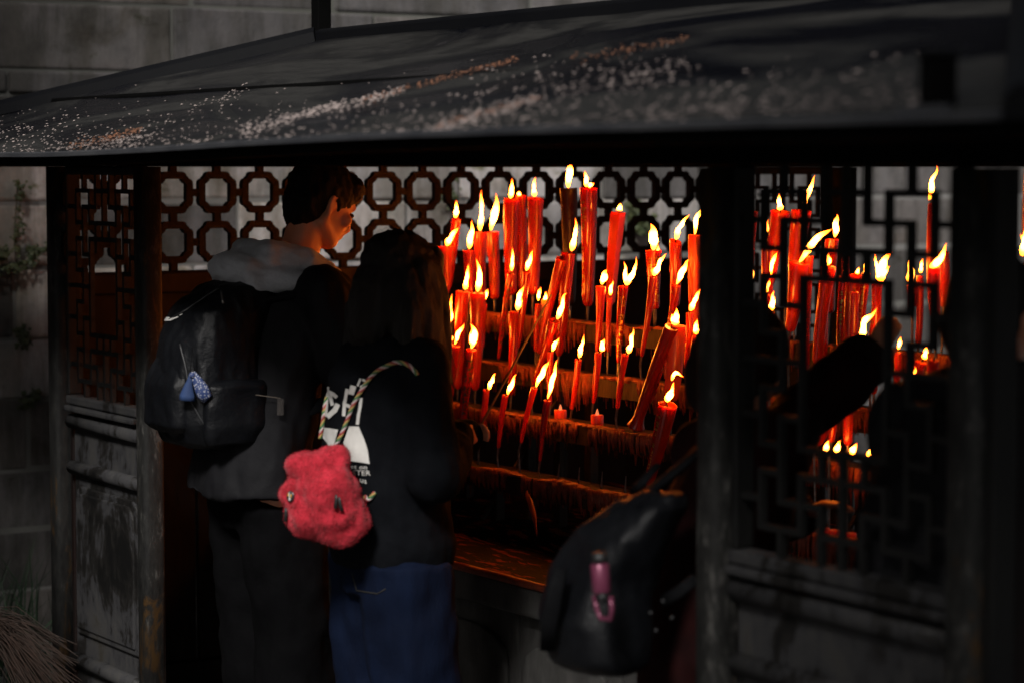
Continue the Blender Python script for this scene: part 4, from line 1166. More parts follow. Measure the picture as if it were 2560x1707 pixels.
def head_shapes(mb, c, yaw, pitch, s=1.0):
    rot = Matrix.Rotation(yaw, 3, 'Z') @ rotx(-pitch)
    def P(x, y, z): return c + rot @ (Vector((x, y, z)) * s)
    mb.ell(P(0, -0.008, 0.022), (0.076 * s, 0.094 * s, 0.09 * s), rot)
    mb.ell(P(0, 0.02, -0.035), (0.06 * s, 0.072 * s, 0.075 * s), rot)
    mb.ell(P(0, 0.045, -0.082), (0.04 * s, 0.042 * s, 0.03 * s), rot)        # chin
    mb.chain([P(0.055, -0.01, -0.055), P(0.03, 0.05, -0.085)], [0.022 * s, 0.018 * s])
    mb.chain([P(-0.055, -0.01, -0.055), P(-0.03, 0.05, -0.085)], [0.022 * s, 0.018 * s])
    mb.chain([P(0, 0.083, 0.01), P(0, 0.104, -0.028), P(0, 0.095, -0.036)], [0.008 * s, 0.011 * s, 0.013 * s])   # nose
    mb.chain([P(-0.034, 0.074, 0.024), P(0.034, 0.074, 0.024)], [0.012 * s, 0.012 * s])                     # brow
    mb.chain([P(-0.018, 0.083, -0.06), P(0, 0.09, -0.058), P(0.018, 0.083, -0.06)], [0.007 * s, 0.009 * s, 0.007 * s])
    for sx in (-1, 1):
        mb.ell(P(0.05 * sx, 0.06, -0.02), (0.02 * s, 0.018 * s, 0.02 * s), rot)
        # ear: rim and lobe
        e = [P(sx * 0.074, -0.012, -0.035), P(sx * 0.083, -0.024, -0.008), P(sx * 0.085, -0.024, 0.014), P(sx * 0.082, -0.008, 0.024), P(sx * 0.076, 0.003, 0.012)]
        mb.chain(e, [0.0085 * s, 0.0065 * s, 0.006 * s, 0.006 * s, 0.006 * s])
        mb.ell(P(sx * 0.075, -0.008, -0.002), (0.006 * s, 0.013 * s, 0.024 * s), rot)
    return P
def person(label, J, s=1.0):
    """J: joints in metres. returns the thing and its head frame"""
    base = Vector((J['pelvis'].x, J['pelvis'].y, 0))
    t = thing('person', label, 'person', base)
    mb = MB()
    P = head_shapes(mb, J['head'], J.get('yaw', 0), J['pitch'], s)
    nk0 = P(0, -0.025, -0.06)
    mb.chain([nk0, J['neck']], [0.052 * s, 0.058 * s])
    mb.chain([J['neck'], J['chest'], J['pelvis']], [0.075 * s, 0.125 * s, 0.115 * s])
    mb.chain([J['shL'], J['neck'] - Vector((0, 0, 0.03)), J['shR']], [0.05 * s, 0.06 * s, 0.05 * s])
    for sd_ in 'LR':
        mb.chain([J['sh' + sd_], J['el' + sd_], J['wr' + sd_]], [0.046 * s, 0.036 * s, 0.026 * s])
        fd = J.get('hd' + sd_, J['wr' + sd_] - J['el' + sd_])
        hand(mb, J['wr' + sd_], fd, J.get('pl' + sd_, Vector((0, 0, -1))), s * J.get('hs', 0.95), J.get('curl', 0.7))
        mb.chain([J['hip' + sd_], J['kn' + sd_], J['an' + sd_]], [0.085 * s, 0.056 * s, 0.042 * s])
        mb.chain([J['an' + sd_] + Vector((0, -0.03, -0.045)), J['an' + sd_] + Vector((0, 0.13, -0.06))], [0.035 * s, 0.03 * s])
    body = organic(mb, 'body', M_SKIN, t, 0.0062, 4)
    for sx in (-1, 1):
        q = MB(); q.ell(P(0.032 * sx, 0.079, 0.002), (0.012 * s, 0.009 * s, 0.008 * s)); q.build('eye', M_EYE, body, True)
        # shoe
    for sd_ in 'LR':
        q = MB(); a = J['an' + sd_]
        q.chain([a + Vector((0, -0.035, -0.04)), a + Vector((0, 0.06, -0.045)), a + Vector((0, 0.15, -0.055))], [0.047 * s, 0.046 * s, 0.04 * s])
        sh = organic(q, 'shoe', M_SHOE, t, 0.008, 3)
    return t, body, P
def legs_from(base, hipz, sp=0.1, foot_y=0.0, hip_y=0.0, s=1.0):
    J = {}
    for sd_, sx in (('L', -1), ('R', 1)):
        J['hip' + sd_] = base + Vector((sx * sp * 0.85, hip_y, hipz))
        J['kn' + sd_] = base + Vector((sx * sp, hip_y * 0.5 + foot_y * 0.5 + 0.015, hipz * 0.54))
        J['an' + sd_] = base + Vector((sx * sp, foot_y, 0.09))
    return J
def trousers(J, base, hipz, sp, r, m, parent, foot_y, hip_y, voxel=0.011, name='trousers'):
    mb = MB()
    mb.rings([(base + Vector((0, hip_y, hipz + 0.12)), r * 1.15, r * 0.85), (base + Vector((0, hip_y, hipz + 0.02)), r * 1.35, r * 0.95), (base + Vector((0, hip_y, hipz - 0.1)), r * 1.5, r * 1.02)])
    for sd_ in 'LR':
        h, k_, a = J['hip' + sd_], J['kn' + sd_], J['an' + sd_]
        lst = []
        for t_ in [q / 9 for q in range(10)]:
            p = h.lerp(k_, t_ * 2) if t_ < 0.5 else k_.lerp(a, t_ * 2 - 1)
            lst.append((Vector((p.x, p.y, p.z - 0.02)), r * (0.98 - 0.08 * t_), r * (1.0 - 0.02 * t_)))
        mb.rings(lst)
    return organic(mb, name, m, parent, voxel, 5, [(0.014, (8, 8, 4.5), 3.3), (0.009, (15, 15, 13), 8.1), (0.004, (40, 40, 14), 1.1)])

# ---------------- man with the black backpack
mx = 1.40
def PM(px, py, dx=0.0): return on_x(px, py, mx + dx)
M_JACK = mat('black_windproof_jacket', (0.0045, 0.0045, 0.0056), (0.0075, 0.0075, 0.0088), 0.65, 0.8, scale=10, spec=0.12, bmp=0.25, bscale=14, bdist=0.02)
M_HOODG = mat('grey_hood_fleece', (0.42, 0.43, 0.47), (0.3, 0.31, 0.33), 0.9, scale=14, sheen=0.3, bmp=0.4, bscale=150)
M_TROU = mat('black_trousers', (0.0014, 0.0014, 0.0017), (0.0026, 0.0026, 0.003), 0.9, spec=0.04, scale=8, bmp=0.3, bscale=12, bdist=0.02)
mb_base = Vector((mx, 0.02, 0))
JM = legs_from(mb_base, 0.86, 0.105, 0.05, 0.0)
JM.update(head=PM(806, 512), pitch=R(26), yaw=R(2), neck=Vector((mx, 0.125, 1.47)), chest=Vector((mx, 0.08, 1.27)), pelvis=Vector((mx, 0.0, 0.93)),
          shL=Vector((mx - 0.185, 0.12, 1.41)), shR=Vector((mx + 0.185, 0.12, 1.41)), elL=Vector((mx - 0.23, 0.18, 1.13)), elR=Vector((mx + 0.235, 0.19, 1.13)),
          wrL=Vector((mx - 0.07, 0.4, 1.12)), wrR=Vector((mx + 0.09, 0.4, 1.12)), hdL=Vector((0.3, 1, 0.2)), hdR=Vector((-0.3, 1, 0.2)), plL=Vector((1, -0.3, 0)), plR=Vector((-1, -0.3, 0)))
man, man_body, PH = person('man in a black jacket and grey hood, black backpack on his back, head bowed', JM)
mb = MB()
hr = Matrix.Rotation(R(2), 3, 'Z') @ rotx(-R(26))
mb.ell(PH(0, -0.018, 0.036), (0.087, 0.103, 0.088), hr)
mb.ell(PH(0, -0.045, -0.005), (0.079, 0.068, 0.085), hr)
mb.ell(PH(0, 0.045, 0.07), (0.07, 0.055, 0.045), hr)
mb.ell(PH(0, -0.05, -0.05), (0.058, 0.045, 0.05), hr)
man_hair = organic(mb, 'hair', M_HAIR, man, 0.006, 3, [(0.006, (60, 60, 20), 1.7), (0.004, (140, 140, 60), 4.4)])
# jacket: torso, hem and sleeves in one surface
mb = MB()
mb.rings([((mx, 0.0 - 0.03, 0.86), 0.225, 0.15), ((mx, -0.025, 0.9), 0.222, 0.148), ((mx, -0.005, 1.0), 0.205, 0.14), ((mx, 0.03, 1.14), 0.2, 0.138), ((mx, 0.075, 1.3), 0.21, 0.14), ((mx, 0.1, 1.39), 0.2, 0.125), ((mx, 0.125, 1.46), 0.13, 0.1), ((mx, 0.135, 1.49), 0.09, 0.08)])
for sd_, sx in (('L', -1), ('R', 1)):
    mb.chain([JM['sh' + sd_] + Vector((0, 0, 0.0)), JM['el' + sd_], JM['wr' + sd_] - (JM['wr' + sd_] - JM['el' + sd_]) * 0.05], [0.088, 0.075, 0.056])
    mb.chain([JM['sh' + sd_], Vector((mx, 0.11, 1.43))], [0.08, 0.07])
jacket = organic(mb, 'jacket', M_JACK, man, 0.009, 6, [(0.018, (7, 7, 4), 2.2), (0.01, (16, 16, 7), 5.5), (0.004, (40, 40, 18), 7.7)])
# grey hood bunched round the neck
mb = MB()
for sx in (-1, 1):
    mb.chain([Vector((mx, -0.01, 1.5)), Vector((mx + sx * 0.075, 0.01, 1.505)), Vector((mx + sx * 0.118, 0.1, 1.492)), Vector((mx + sx * 0.105, 0.19, 1.45)), Vector((mx + sx * 0.06, 0.235, 1.395))], [0.052, 0.05, 0.04, 0.03, 0.02])
    mb.chain([Vector((mx, -0.055, 1.455)), Vector((mx + sx * 0.085, -0.04, 1.45)), Vector((mx + sx * 0.14, 0.06, 1.448))], [0.05, 0.045, 0.028])
mb.ell((mx, -0.06, 1.475), (0.12, 0.06, 0.045))
hood = organic(mb, 'hood', M_HOODG, man, 0.007, 4, [(0.008, (13, 13, 30), 6.1), (0.005, (34, 34, 75), 2.1)])
trousers(JM, mb_base, 0.86, 0.105, 0.115, M_TROU, man, 0.05, 0.0)

# black backpack
M_PACK = mat('black_nylon', (0.003, 0.0034, 0.0044), (0.005, 0.0055, 0.0068), 0.36, 0.5, spec=0.16, scale=9, bmp=0.35, bscale=16, bdist=0.02)
M_STRAP = mat('black_webbing', (0.004, 0.0042, 0.005), (0.006, 0.0062, 0.007), 0.8, scale=60, spec=0.06)
M_WHITE = mat('white_print', (0.6, 0.59, 0.56), (0.5, 0.49, 0.46), 0.7, scale=20)
M_BLUE = mat('blue_fabric', (0.012, 0.036, 0.115), (0.009, 0.026, 0.085), 0.8, scale=40, stretch=(1, 1, 0.1))
pack = thing('backpack', 'black nylon backpack with white logo sliver worn by the man', 'backpack', (mx, -0.22, 1.0))
mb = MB()
def sring(cx, cy, z, rx, ry, e=0.62, n=28):
    out = []
    for j in range(n):
        a = 2 * PI * j / n; ca, sa = math.cos(a), math.sin(a)
        out.append(Vector((cx + rx * math.copysign(abs(ca) ** e, ca), cy + ry * math.copysign(abs(sa) ** e, sa), z)))
    return out
mb.loft([sring(mx, -0.13, 0.995, 0.1, 0.07), sring(mx, -0.145, 1.01, 0.135, 0.1), sring(mx, -0.155, 1.07, 0.15, 0.12), sring(mx, -0.15, 1.18, 0.15, 0.125), sring(mx, -0.14, 1.28, 0.145, 0.122), sring(mx, -0.11, 1.36, 0.135, 0.115), sring(mx, -0.05, 1.43, 0.115, 0.085), sring(mx, -0.015, 1.452, 0.07, 0.045)])
pack_b = organic(mb, 'pack_body', M_PACK, pack, 0.008, 3, [(0.008, (9, 9, 5), 4.2), (0.006, (30, 30, 9), 1.1), (0.003, (60, 60, 20), 5.1)])
mb = MB(); mb.loft([sring(mx - .01, -0.235, 1.04, 0.1, 0.04), sring(mx - .01, -0.25, 1.06, 0.115, 0.048), sring(mx - .01, -0.248, 1.17, 0.115, 0.048), sring(mx - .01, -0.22, 1.235, 0.105, 0.043), sring(mx - .01, -0.21, 1.245, 0.08, 0.03)])
organic(mb, 'front_pocket', M_PACK, pack, 0.007, 3, [(0.006, (26, 26, 9), 2.7), (0.003, (50, 50, 18), 3.7)])
mb = MB(); mb.loft([sring(mx + 0.14, -0.13, 1.01, 0.025, 0.08), sring(mx + 0.15, -0.14, 1.06, 0.03, 0.095), sring(mx + 0.15, -0.13, 1.17, 0.028, 0.09), sring(mx + 0.142, -0.125, 1.185, 0.02, 0.08)])
organic(mb, 'side_pocket', M_PACK, pack, 0.007, 3, [(0.008, (16, 16, 18), 9.2)])
for sx in (-1, 1):
    q = MB()
    q.tube([(mx + sx * 0.1, -0.03, 1.39), (mx + sx * 0.15, 0.03, 1.4), (mx + sx * 0.16, 0.12, 1.42), (mx + sx * 0.155, 0.21, 1.37), (mx + sx * 0.16, 0.225, 1.28), (mx + sx * 0.2, 0.12, 1.12), (mx + sx * 0.15, -0.04, 1.05)], 0.026, 10, 0.35, Vector((0, 0.3, 1)))
    q.build('shoulder_strap', M_STRAP, pack, True)
M_PIPE = mat('grey_piping', (0.01, 0.0105, 0.012), (0.015, 0.015, 0.016), 0.5)
def surf_tube(name, target, pix, r_, m, parent, lift=0.003, n=6, step=10):
    pts = []
    for (a, b), (c_, d) in zip(pix, pix[1:]):
        k_ = max(2, int(math.hypot(c_ - a, d - b) / step))
        for q in range(k_):
            p, nn = hit(target, a + (c_ - a) * q / k_, b + (d - b) * q / k_, lift)
            if p is not None: pts.append(p)
    if len(pts) > 2:
        q = MB(); q.tube(pts, r_, n)
        return q.build(name, m, parent, True)
surf_tube('piping', pack_b, [(452, 860), (468, 930), (476, 1000), (510, 1060), (545, 1085)], 0.003, M_PIPE, pack)
surf_tube('zip', pack_b, [(540, 1085), (580, 1060), (608, 1000), (618, 950)], 0.0026, M_PIPE, pack)
surf_tube('piping', pack_b, [(425, 800), (470, 775), (520, 740), (560, 715)], 0.0025, M_PIPE, pack)
surf_tube('zip_pull', pack_b, [(553, 730), (557, 752), (558, 768)], 0.003, M_STEEL, pack)
lg = [[(411, 804), (417, 794), (430, 797), (445, 793), (446, 795), (431, 802), (427, 804)], [(449, 789), (456, 786), (457, 787), (450, 791)]]
decal_poly('logo', [[(x + 2, y) for x, y in pl] for pl in lg], pack_b, M_WHITE, pack_b, 0.004)
decal_poly('buckle_frame', stroke([(411, 1058), (429, 1056), (449, 1085), (432, 1086), (411, 1058)], 2.2), pack_b, M_PIPE, pack_b, 0.004)
# charm hanging from the pack
c0, n0 = hit(pack_b, 492, 945, 0.03)
if c0 is None: c0 = PM(492, 945, 0.18)
ch = thing('charm', 'blue tassel and blue white patterned pouch hanging from the backpack', 'charm', c0)
km = m_per_px(c0)
def CP(px, py, d=0.0): return c0 + RGT * ((px - 492) * km) + Vector((0, 0, -(py - 945) * km)) - FWD * d
q = MB()
q.tube([CP(490, 936), CP(488, 950), CP(484, 960), CP(480, 990), CP(479, 1002)], [0.006, 0.008, 0.01, 0.021, 0.021], 12, 0.6, FWD); q.build('tassel', M_BLUE, ch, True)
def pat_mat():
    m, t, p = nodes('blue_white_print')
    v = t.nodes.new('ShaderNodeTexVoronoi'); v.inputs['Scale'].default_value = 190
    tc = t.nodes.new('ShaderNodeTexCoord'); L(t, tc.outputs['Object'], v.inputs['Vector'])
    L(t, ramp(t, v.outputs['Distance'], [(0.3, (0.3, 0.31, 0.36)), (0.45, (0.012, 0.03, 0.11))]), p.inputs['Base Color']); p.inputs['Roughness'].default_value = 0.7
    return m
M_PAT = pat_mat()
q = MB(); q.tube([CP(494, 932), CP(505, 950, 0.005), CP(516, 972, 0.006), CP(524, 990, 0.005), CP(520, 1006)], [0.007, 0.013, 0.019, 0.02, 0.005], 12, 0.5, FWD); q.build('pouch', M_PAT, ch, True)
q = MB(); q.ell(CP(493, 938, 0.004), (0.01, 0.008, 0.009)); q.build('knot', M_PAT, ch, True)
for dx in (-4, 6):
    q = MB(); q.tube([CP(492 + dx, 934), CP(493 + dx * .4, 890), CP(494, 868)], 0.0012, 5); q.build('cord', M_STRAP, ch)
# clear plastic charm at his side
c1, n1 = hit(jacket, 702, 1015, 0.02)
if c1 is not None:
    pc = thing('plastic_pouch', 'small clear plastic pouch on a white cord at the man\'s side', 'pouch', c1)
    mp_, t, p = nodes('clear_plastic'); p.inputs['Base Color'].default_value = (0.08, 0.07, 0.065, 1); p.inputs['Roughness'].default_value = 0.15; p.inputs['Alpha'].default_value = 0.35
    q = MB(); o_ = c1; kk = m_per_px(c1)
    q.prism([(-8 * kk, -22 * kk), (8 * kk, -22 * kk), (9 * kk, 18 * kk), (-7 * kk, 22 * kk)], o_, RGT, Vector((0, 0, 1)), -FWD, 0.006); q.build('pouch_body', mp_, pc)
    q = MB(); q.tube([o_ + Vector((0, 0, 20 * kk)), o_ + Vector((0, 0, 24 * kk)) - RGT * 30 * kk, o_ + Vector((0, 0, 29 * kk)) - RGT * 68 * kk], 0.0011, 5); q.build('cord', mat('beige_cord', (0.14, 0.115, 0.09), (0.1, 0.08, 0.065), 0.8), pc)

# ---------------- woman with the plush bag
wx = 1.99
def PW(px, py, dx=0.0): return on_x(px, py, wx + dx)
M_HOODIE = mat('black_cotton_hoodie', (0.003, 0.0034, 0.0046), (0.005, 0.0056, 0.0072), 0.9, scale=12, spec=0.06, bmp=0.3, bscale=14, bdist=0.02)
M_DENIM = mat('dark_blue_denim', (0.0013, 0.0032, 0.011), (0.003, 0.0075, 0.024), 0.85, spec=0.1, scale=8, stretch=(1, 1, 0.3), lo=0.3, hi=0.7, bmp=0.35, bscale=180)
wb = Vector((wx, 0.08, 0))
JW = legs_from(wb, 0.77, 0.095, 0.03, 0.0)
JW.update(head=PW(1000, 695), pitch=R(16), yaw=R(14), neck=Vector((wx, 0.095, 1.3)), chest=Vector((wx, 0.075, 1.12)), pelvis=Vector((wx, 0.09, 0.84)),
          shL=Vector((wx - 0.155, 0.1, 1.25)), shR=Vector((wx + 0.155, 0.09, 1.25)), elL=Vector((wx - 0.2, 0.12, 1.0)), elR=Vector((wx + 0.205, 0.09, 0.985)),
          wrL=Vector((wx + 0.0, 0.275, 1.045)), wrR=Vector((wx + 0.085, 0.225, 1.045)), hdL=Vector((0.5, 0.8, 0.25)), hdR=Vector((-0.15, 1, 0.3)), plL=Vector((0.8, -0.4, -0.2)), plR=Vector((-1, -0.1, -0.2)), curl=1.15, hs=0.78)
woman, w_body, PHW = person('woman with long dark hair in a black printed hoodie and blue jeans, holding a stick', JW, 0.94)
mb = MB()
hr = Matrix.Rotation(R(14), 3, 'Z') @ rotx(-R(16))
mb.ell(PHW(0, -0.014, 0.03), (0.09, 0.104, 0.094), hr)
mb.ell(PHW(0, -0.05, -0.06), (0.09, 0.066, 0.12), hr)
mb.ell(PHW(0, 0.055, 0.06), (0.083, 0.055, 0.055), hr)
for sx in (-1, 1):
    mb.chain([PHW(sx * 0.07, 0.03, 0.03), PHW(sx * 0.085, 0.06, -0.05), PHW(sx * 0.095, 0.085, -0.14), PHW(sx * 0.105, 0.115, -0.25), PHW(sx * 0.11, 0.15, -0.36)], [0.035, 0.042, 0.044, 0.038, 0.012])
    mb.chain([PHW(sx * 0.08, 0.0, 0.03), PHW(sx * 0.095, 0.02, -0.08), PHW(sx * 0.11, 0.04, -0.18), PHW(sx * 0.125, 0.07, -0.28)], [0.035, 0.044, 0.04, 0.02])
    mb.chain([PHW(sx * 0.07, -0.04, 0.0), PHW(sx * 0.095, -0.03, -0.1), PHW(sx * 0.1, -0.01, -0.21), PHW(sx * 0.1, 0.015, -0.32)], [0.036, 0.042, 0.038, 0.014])
mb.chain([PHW(0, -0.07, -0.05), PHW(0, -0.085, -0.16), PHW(0, -0.075, -0.2)], [0.07, 0.055, 0.03])
w_hair = organic(mb, 'hair', M_HAIRB, woman, 0.007, 4, [(0.009, (45, 45, 4), 3.7), (0.005, (110, 110, 9), 1.3)])
# loose strands at the near side and a few flyaways
mb = MB()
for _ in range(300):
    a = random.uniform(-0.9, 2.2); rr = random.uniform(0.97, 1.05)
    xx, yy = 0.1 * math.cos(a) * rr, 0.1 * math.sin(a) * 0.6 * rr - 0.01
    z0 = random.uniform(-0.02, 0.05)
    ln = random.uniform(0.27, 0.41) if yy > -0.02 else random.uniform(0.14, 0.24)
    sw_ = random.uniform(-0.008, 0.014)
    fw_ = 0.16 if yy > -0.03 else 0.03
    pts = [PHW(xx * (0.98 + 0.24 * q / 5), yy * 1.25 + fw_ * (q / 5) ** 1.2 + sw_ * math.sin(q * 0.9), z0 - ln * q / 5) for q in range(6)]
    mb.tube(pts, [0.0014, 0.0018, 0.0018, 0.0016, 0.0012, 0.0004], 4)
for _ in range(40):
    a = random.uniform(0, 6.28); e = random.uniform(0.2, 1.4)
    d = Vector((math.cos(a) * math.cos(e), math.sin(a) * math.cos(e), math.sin(e)))
    pts = [PHW(*(Vector((d.x * 0.098, d.y * 0.112 - 0.018, d.z * 0.1 + 0.036)) * (1 + q * 0.012) + Vector((0, -0.008 * q, -0.004 * q * q)))) for q in range(4)]
    mb.tube(pts, [0.0007, 0.0006, 0.0005, 0.0003], 3)
st = mb.build('hair_strands', M_HAIRB, w_hair, True); st['kind'] = 'stuff'
mb = MB()
mb.rings([((wx, 0.095, 0.735), 0.175, 0.15), ((wx, 0.092, 0.79), 0.188, 0.157), ((wx, 0.07, 0.93), 0.19, 0.15), ((wx, 0.055, 1.05), 0.182, 0.138), ((wx, 0.06, 1.15), 0.18, 0.13), ((wx, 0.08, 1.235), 0.165, 0.11), ((wx, 0.09, 1.29), 0.1, 0.085)])
for sd_, sx in (('L', -1), ('R', 1)):
    e, h_ = JW['el' + sd_], JW['wr' + sd_]
    mb.chain([JW['sh' + sd_], e, h_.lerp(e, -0.12)], [0.075, 0.078, 0.05])
    mb.chain([e.lerp(h_, 0.35) - Vector((0, 0, 0.01)), e.lerp(h_, 0.72) - Vector((0, 0, 0.012))], [0.074, 0.07])
    mb.chain([JW['sh' + sd_], Vector((wx, 0.08, 1.25))], [0.07, 0.06])
# hood lying on the back
mb.chain([Vector((wx - 0.09, 0.04, 1.275)), Vector((wx, -0.015, 1.245)), Vector((wx + 0.09, 0.03, 1.275))], [0.045, 0.058, 0.048])
mb.ell((wx, -0.025, 1.205), (0.105, 0.05, 0.065))
hoodie = organic(mb, 'hoodie', M_HOODIE, woman, 0.009, 6, [(0.008, (7, 7, 5.5), 12.2), (0.007, (17, 17, 12), 15.5), (0.003, (45, 45, 25), 4.5)])
jeans = trousers(JW, wb, 0.77, 0.095, 0.122, M_DENIM, woman, 0.03, 0.0, name='jeans')
M_SEAM = mat('denim_stitching', (0.03, 0.025, 0.015), (0.02, 0.018, 0.012), 0.8)
surf_tube('stitching', jeans, [(880, 1430), (893, 1475), (945, 1483), (975, 1465)], 0.0012, M_SEAM, jeans, 0.002)
# white print on the hoodie back (same characters and blocks as in the photograph)
Z4 = lambda x, y: (660 + x / 6.533, 880 + y / 6.533)
pr = []
pr.append([Z4(*p) for p in ((1012, 1230), (1120, 1240), (1230, 1262), (1205, 1370), (1170, 1500), (1120, 1545), (1085, 1540), (1060, 1480), (985, 1395))])
pr.append([(876, 1065), (899, 1065), (911, 1094), (920, 1120), (926, 1158), (902, 1153), (876, 1150), (866, 1124), (862, 1105)])
pr += stroke([Z4(1065, 570), Z4(1062, 700), Z4(1045, 900), Z4(1035, 1040)], 7)
pr += stroke([Z4(1075, 640), Z4(1150, 670), Z4(1205, 720)], 9)
pr += stroke([Z4(1105, 690), Z4(1140, 860)], 9)
pr += stroke([Z4(1225, 860), Z4(1180, 950), Z4(1070, 1050)], 12)
pr += stroke([Z4(1375, 600), Z4(1340, 800), Z4(1325, 1030)], 8)
pr += stroke([Z4(1470, 560), Z4(1440, 660)], 14)
pr += stroke([Z4(1350, 850), Z4(1460, 905)], 8)
pr += stroke([Z4(1600, 750), Z4(1580, 900), Z4(1560, 1000), Z4(1540, 1170)], 7)
pr += stroke([Z4(1580, 440), Z4(1540, 545)], 4.5)
pr += stroke([Z4(1610, 455), Z4(1690, 490), Z4(1590, 560), Z4(1650, 590)], 5)
decal_poly('print', pr, hoodie, M_WHITE, hoodie, 0.0045, 5.0)
def decal_text(txt, x0, y0, w_, h_, slant=0.0):
    cu = bpy.data.curves.new('txt', 'FONT'); cu.body = txt; cu.resolution_u = 2
    ob = bpy.data.objects.new('txt', cu); COL.objects.link(ob)
    dg = bpy.context.evaluated_depsgraph_get(); dg.update()
    me = bpy.data.meshes.new_from_object(ob.evaluated_get(dg))
    bpy.data.objects.remove(ob)
    xs = [v.co.x for v in me.vertices]; ys = [v.co.y for v in me.vertices]
    X0, X1, Y0, Y1 = min(xs), max(xs), min(ys), max(ys)
    bm = bmesh.new(); bm.from_mesh(me)
    bad = []
    off = OFF[hoodie.name]
    for v in bm.verts:
        u_, v_ = (v.co.x - X0) / (X1 - X0), (v.co.y - Y0) / (Y1 - Y0)
        p, n = hit(hoodie, x0 + u_ * w_, y0 - v_ * h_ + slant * u_ * w_, 0.0045)
        if p is None: bad.append(v)
        else: v.co = p - off
    bmesh.ops.delete(bm, geom=bad, context='VERTS')
    m2 = bpy.data.meshes.new('print_text'); bm.to_mesh(m2); bm.free()
    o = link('print_text', m2, M_WHITE, hoodie); OFF[o.name] = off
decal_text('st on', 881, 1170, 38, 9, 0.03)
decal_text('STER', 884, 1186, 44, 13, 0.02)
decal_text('us', 902, 1203, 17, 9, 0.3)

# lighting stick in her hand
sa, sb = on_y(1190, 1085, 0.33), on_y(1378, 738, 0.95)
q = MB(); q.tube([sa, sb], [0.0035, 0.003], 8)
q.build('incense_stick', mat('bamboo', (0.22, 0.12, 0.05), (0.16, 0.085, 0.035), 0.6, scale=30), None, True, sa)
tag(bpy.data.objects['incense_stick'], 'long thin wooden stick held out slantwise towards the candles', 'stick')

# plush bag on her back
M_PLUSH = mat('pink_red_plush', (0.52, 0.028, 0.048), (0.28, 0.012, 0.02), 0.95, scale=30, sheen=0.15, spec=0.1, bmp=0.4, bscale=120)
bc = on_y(806, 1238, -0.17)
kb = m_per_px(bc)
bag = thing('plush_bag', 'fluffy pinkish red plush drawstring bag hanging on the woman\'s back', 'bag', bc - Vector((0, 0, 0.12)))
def BP(px, py, d=0.0): return bc + RGT * ((px - 806) * kb) + Vector((0, 0, -(py - 1238) * kb)) - FWD * d
mb = MB()
mb.ell(BP(812, 1240), (0.094, 0.078, 0.104)); mb.ell(BP(800, 1185), (0.072, 0.062, 0.068)); mb.ell(BP(822, 1270), (0.088, 0.072, 0.088)); mb.ell(BP(770, 1275), (0.068, 0.064, 0.07))
mb.ell(BP(735, 1235, 0.0), (0.035, 0.04, 0.04)); mb.ell(BP(830, 1150), (0.05, 0.045, 0.045)); mb.ell(BP(868, 1290), (0.05, 0.06, 0.06)); mb.ell(BP(845, 1320), (0.06, 0.055, 0.045)); mb.ell(BP(765, 1165), (0.04, 0.045, 0.045))
pouch = organic(mb, 'pouch', M_PLUSH, bag, 0.006, 4, [(0.014, (13, 13, 20), 3.1), (0.005, (36, 36, 30), 6.1)])
fm = MB()
me = pouch.data
off = OFF[bag.name]
areas = []
for _ in range(20000):
    p_ = me.polygons[random.randrange(len(me.polygons))]
    c_ = p_.center + off; n_ = p_.normal
    if n_.dot(CAM - c_) < -0.2: continue
    j = Vector((gs(0, 1), gs(0, 1), gs(0, 1) - 0.5)) * 0.55
    tp = c_ + (n_ + j).normalized() * random.uniform(0.0025, 0.007)
    sd_ = n_.cross(j)
    if sd_.length < 1e-5: continue
    sd_ = sd_.normalized() * 0.0008
    i0 = len(fm.v); fm.v += [c_ - sd_, c_ + sd_, tp]; fm.f.append((i0, i0 + 1, i0 + 2))
fme = fm.mesh('fur', off)
fo = link('fur', fme, M_PLUSH, bag); OFF[fo.name] = off; fo['kind'] = 'stuff'
# badge, zip pulls
pb, nb = hit(pouch, 729, 1240, 0.006)
if pb is None: pb, nb = BP(729, 1240, 0.07), -FWD
q = MB(); qt = nb.to_track_quat('Z', 'Y').to_matrix(); q.ell(pb, (0.011, 0.014, 0.003), qt); bd = q.build('badge', mat('black_enamel', (0.01, 0.01, 0.012), (0.02, 0.02, 0.02), 0.3), bag, True)
upv = Vector((0, 0, 1)); rv = nb.cross(upv).normalized() * -1
M_YEL = mat('yellow_enamel', (0.6, 0.3, 0.02), (0.55, 0.28, 0.02), 0.4)
for (dx, dz, sx, sz, m_, nm) in ((0, -0.007, 0.005, 0.0045, M_WHITE, 'badge_mark'), (0.0, 0.003, 0.0014, 0.008, M_WHITE, 'badge_mark'), (-0.004, 0.003, 0.0018, 0.005, M_YEL, 'badge_mark'), (0.0045, 0.001, 0.0018, 0.005, M_YEL, 'badge_mark')):
    q = MB(); q.ell(pb + nb * 0.004 + rv * dx + upv * dz, (sx, 0.0014, sz)); q.build(nm, m_, bd, True)
for px, py, dx in ((838, 1250, -2), (846, 1256, 6), (722, 1283, -1)):
    p0, n0 = hit(pouch, px, py, 0.008)
    if p0 is None: continue
    q = MB(); q.tube([p0 + Vector((0, 0, 0.016)), p0 + Vector((0, 0, 0.006)), p0 - Vector((0, 0, 0.018)) + RGT * dx * kb], [0.0025, 0.0045, 0.0055], 8, 0.5, nb); q.build('zip_pull', M_SHOE, bag, True)
CORD = [mat('cord_red', (0.4, 0.06, 0.06), (0.3, 0.04, 0.04), 0.8), mat('cord_yellow', (0.5, 0.36, 0.12), (0.4, 0.28, 0.1), 0.8), mat('cord_green', (0.06, 0.2, 0.08), (0.05, 0.15, 0.06), 0.8), mat('cord_white', (0.6, 0.5, 0.48), (0.5, 0.4, 0.4), 0.8)]
